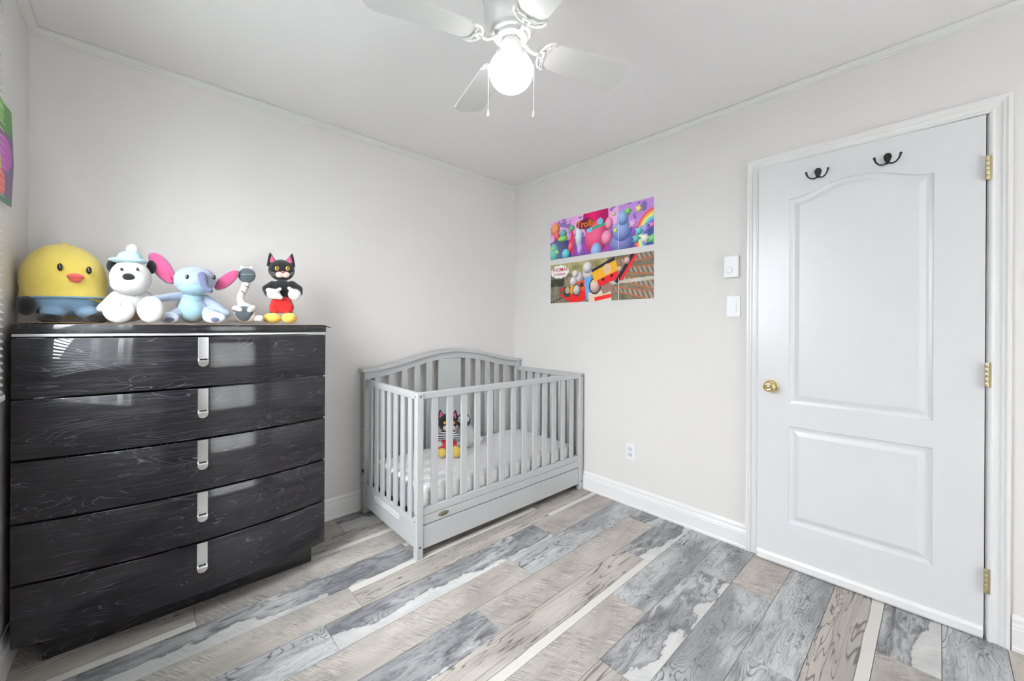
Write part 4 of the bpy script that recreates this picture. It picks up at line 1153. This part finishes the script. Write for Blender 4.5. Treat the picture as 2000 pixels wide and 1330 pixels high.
t6.part('shirt', lambda bm: (t6.blob(bm, 876, 852, 14, 13, .036, 0), t6.limb(bm, [(866, 846, 6, 0), (859, 853, 5.5, -.02)]), t6.limb(bm, [(886, 846, 6, 0), (892, 852, 5, -.02)])), stripes(), .004)
t6.part('trousers', lambda bm: (t6.blob(bm, 876, 867, 17, 12.5, .042, -.004), t6.limb(bm, [(867, 870, 8, -.02), (862, 874, 8, -.07)]), t6.limb(bm, [(884, 870, 8, -.02), (889, 873, 7, -.07)])), PL['red'], .004)
t6.part('mitten', lambda bm: t6.blob(bm, 859, 866, 7, 8, .02, -.045), PL['white'], .0035)
t6.part('boot', lambda bm: t6.blob(bm, 889, 874, 11, 10.5, .030, -.085), PL['gold'], .0035)
t6.part('boot', lambda bm: t6.blob(bm, 863, 876, 9, 8.5, .025, -.085), PL['gold'], .0035)
t7 = Toy('plush_penguin', 1.640, 2.320, .343, 'pale blue plush penguin with navy head leaning behind the small cat in the crib')
t7.part('body', lambda bm: (t7.blob(bm, 911, 848, 15, 23, .05, 0), t7.limb(bm, [(897, 840, 6, 0), (894, 856, 6, -.02)])), PL['pale'], .004)
t7.part('head', lambda bm: t7.blob(bm, 905, 821, 14, 15, .042, -.006), PL['navy'], .004)
t7.part('eye_patch', lambda bm: (t7.blob(bm, 898, 817, 5, 6, .008, -.043), t7.blob(bm, 912, 816, 5, 6, .008, -.043)), PL['white'], .003)
for u in (899, 911): t7.part('eye', lambda bm, u=u: t7.blob(bm, u, 816, 1.5, 2, .003, -.052), M_BEAD, 0)
t7.part('beak', lambda bm: t7.blob(bm, 906, 824, 6, 3.5, .015, -.050), PL['gold'], .003)
t7.part('belly', lambda bm: t7.blob(bm, 914, 850, 11, 20, .018, -.038), PL['white'], .0035)
t7.part('foot', lambda bm: t7.blob(bm, 903, 868, 8, 4.5, .03, -.055), PL['gold'], .003)
t7.part('flipper', lambda bm: t7.limb(bm, [(922, 845, 6, 0), (933, 853, 5, 0), (939, 857, 5, 0)]), PL['white'], .004)

# ---------------------------------------------------------------- behind the camera: sheer curtain added to spread the fill light
t = NT('sheer_voile')
tl_ = t.n('ShaderNodeBsdfTranslucent'); tl_.inputs[0].default_value = (.95, .95, .94, 1); df = t.n('ShaderNodeBsdfDiffuse'); df.inputs[0].default_value = (.9, .9, .89, 1)
mx = t.n('ShaderNodeMixShader'); mx.inputs[0].default_value = .35
t.t.links.new(tl_.outputs[0], mx.inputs[1]); t.t.links.new(df.outputs[0], mx.inputs[2]); t.t.links.new(mx.outputs[0], t.out.inputs[0]); M_SHEER = t.m
ve = empty('fill_sheer_curtain', (0, 0, 0), 0, 'added white sheer curtain spreading fill light from an added window behind the camera, glowing in the dresser gloss', 'curtain')
bm = bmn(); N = 120; R0 = []
for z in (.03, 2.27): R0.append([bm.verts.new((.66+1.36*i/N, YF+.060+.012*sin(i*.9)+.005*sin(i*2.3), z)) for i in range(N+1)])
for i in range(N): bm.faces.new((R0[0][i], R0[0][i+1], R0[1][i+1], R0[1][i]))
mesh_obj('voile', bm, M_SHEER, ve, smooth=True)
bm = bmn(); tube(bm, [(.60, YF+.060, 2.28), (2.08, YF+.060, 2.28)], .009, 12); mesh_obj('rod', bm, M_ALU, ve, smooth=True)
# ---------------------------------------------------------------- behind the camera: dark curtain mirrored in the lacquer
bm = bmn(); N = 90; R0 = []
for z in (.06, 2.08):
    R0.append([bm.verts.new((-.20+.76*i/N, YF+.075+.022*sin(i*.62)+.010*sin(i*1.7), z)) for i in range(N+1)])
for i in range(N): bm.faces.new((R0[0][i], R0[0][i+1], R0[1][i+1], R0[1][i]))
M_CURT = plain('dark_curtain', (.035, .028, .034), .9, var=.3)
o = mesh_obj('curtain_cloth', bm, M_CURT, None, smooth=True)
so = o.modifiers.new('thick', 'SOLIDIFY'); so.thickness = .004
ce = empty('dark_curtain', (0, 0, 0), 0, 'dark pleated curtain on the wall behind the camera, mirrored in the dresser', 'curtain')
o.parent = ce
bm = bmn(); tube(bm, [(-.26, YF+.075, 2.09), (.59, YF+.075, 2.09)], .010, 12); rod = mesh_obj('rod', bm, M_ALU, ce, smooth=True)
for x in (-.25, .58): bm = bmn(); tube(bm, [(x, YF+.001, 2.09), (x, YF+.075, 2.09)], .007, 10); mesh_obj('bracket', bm, M_ALU, ce)
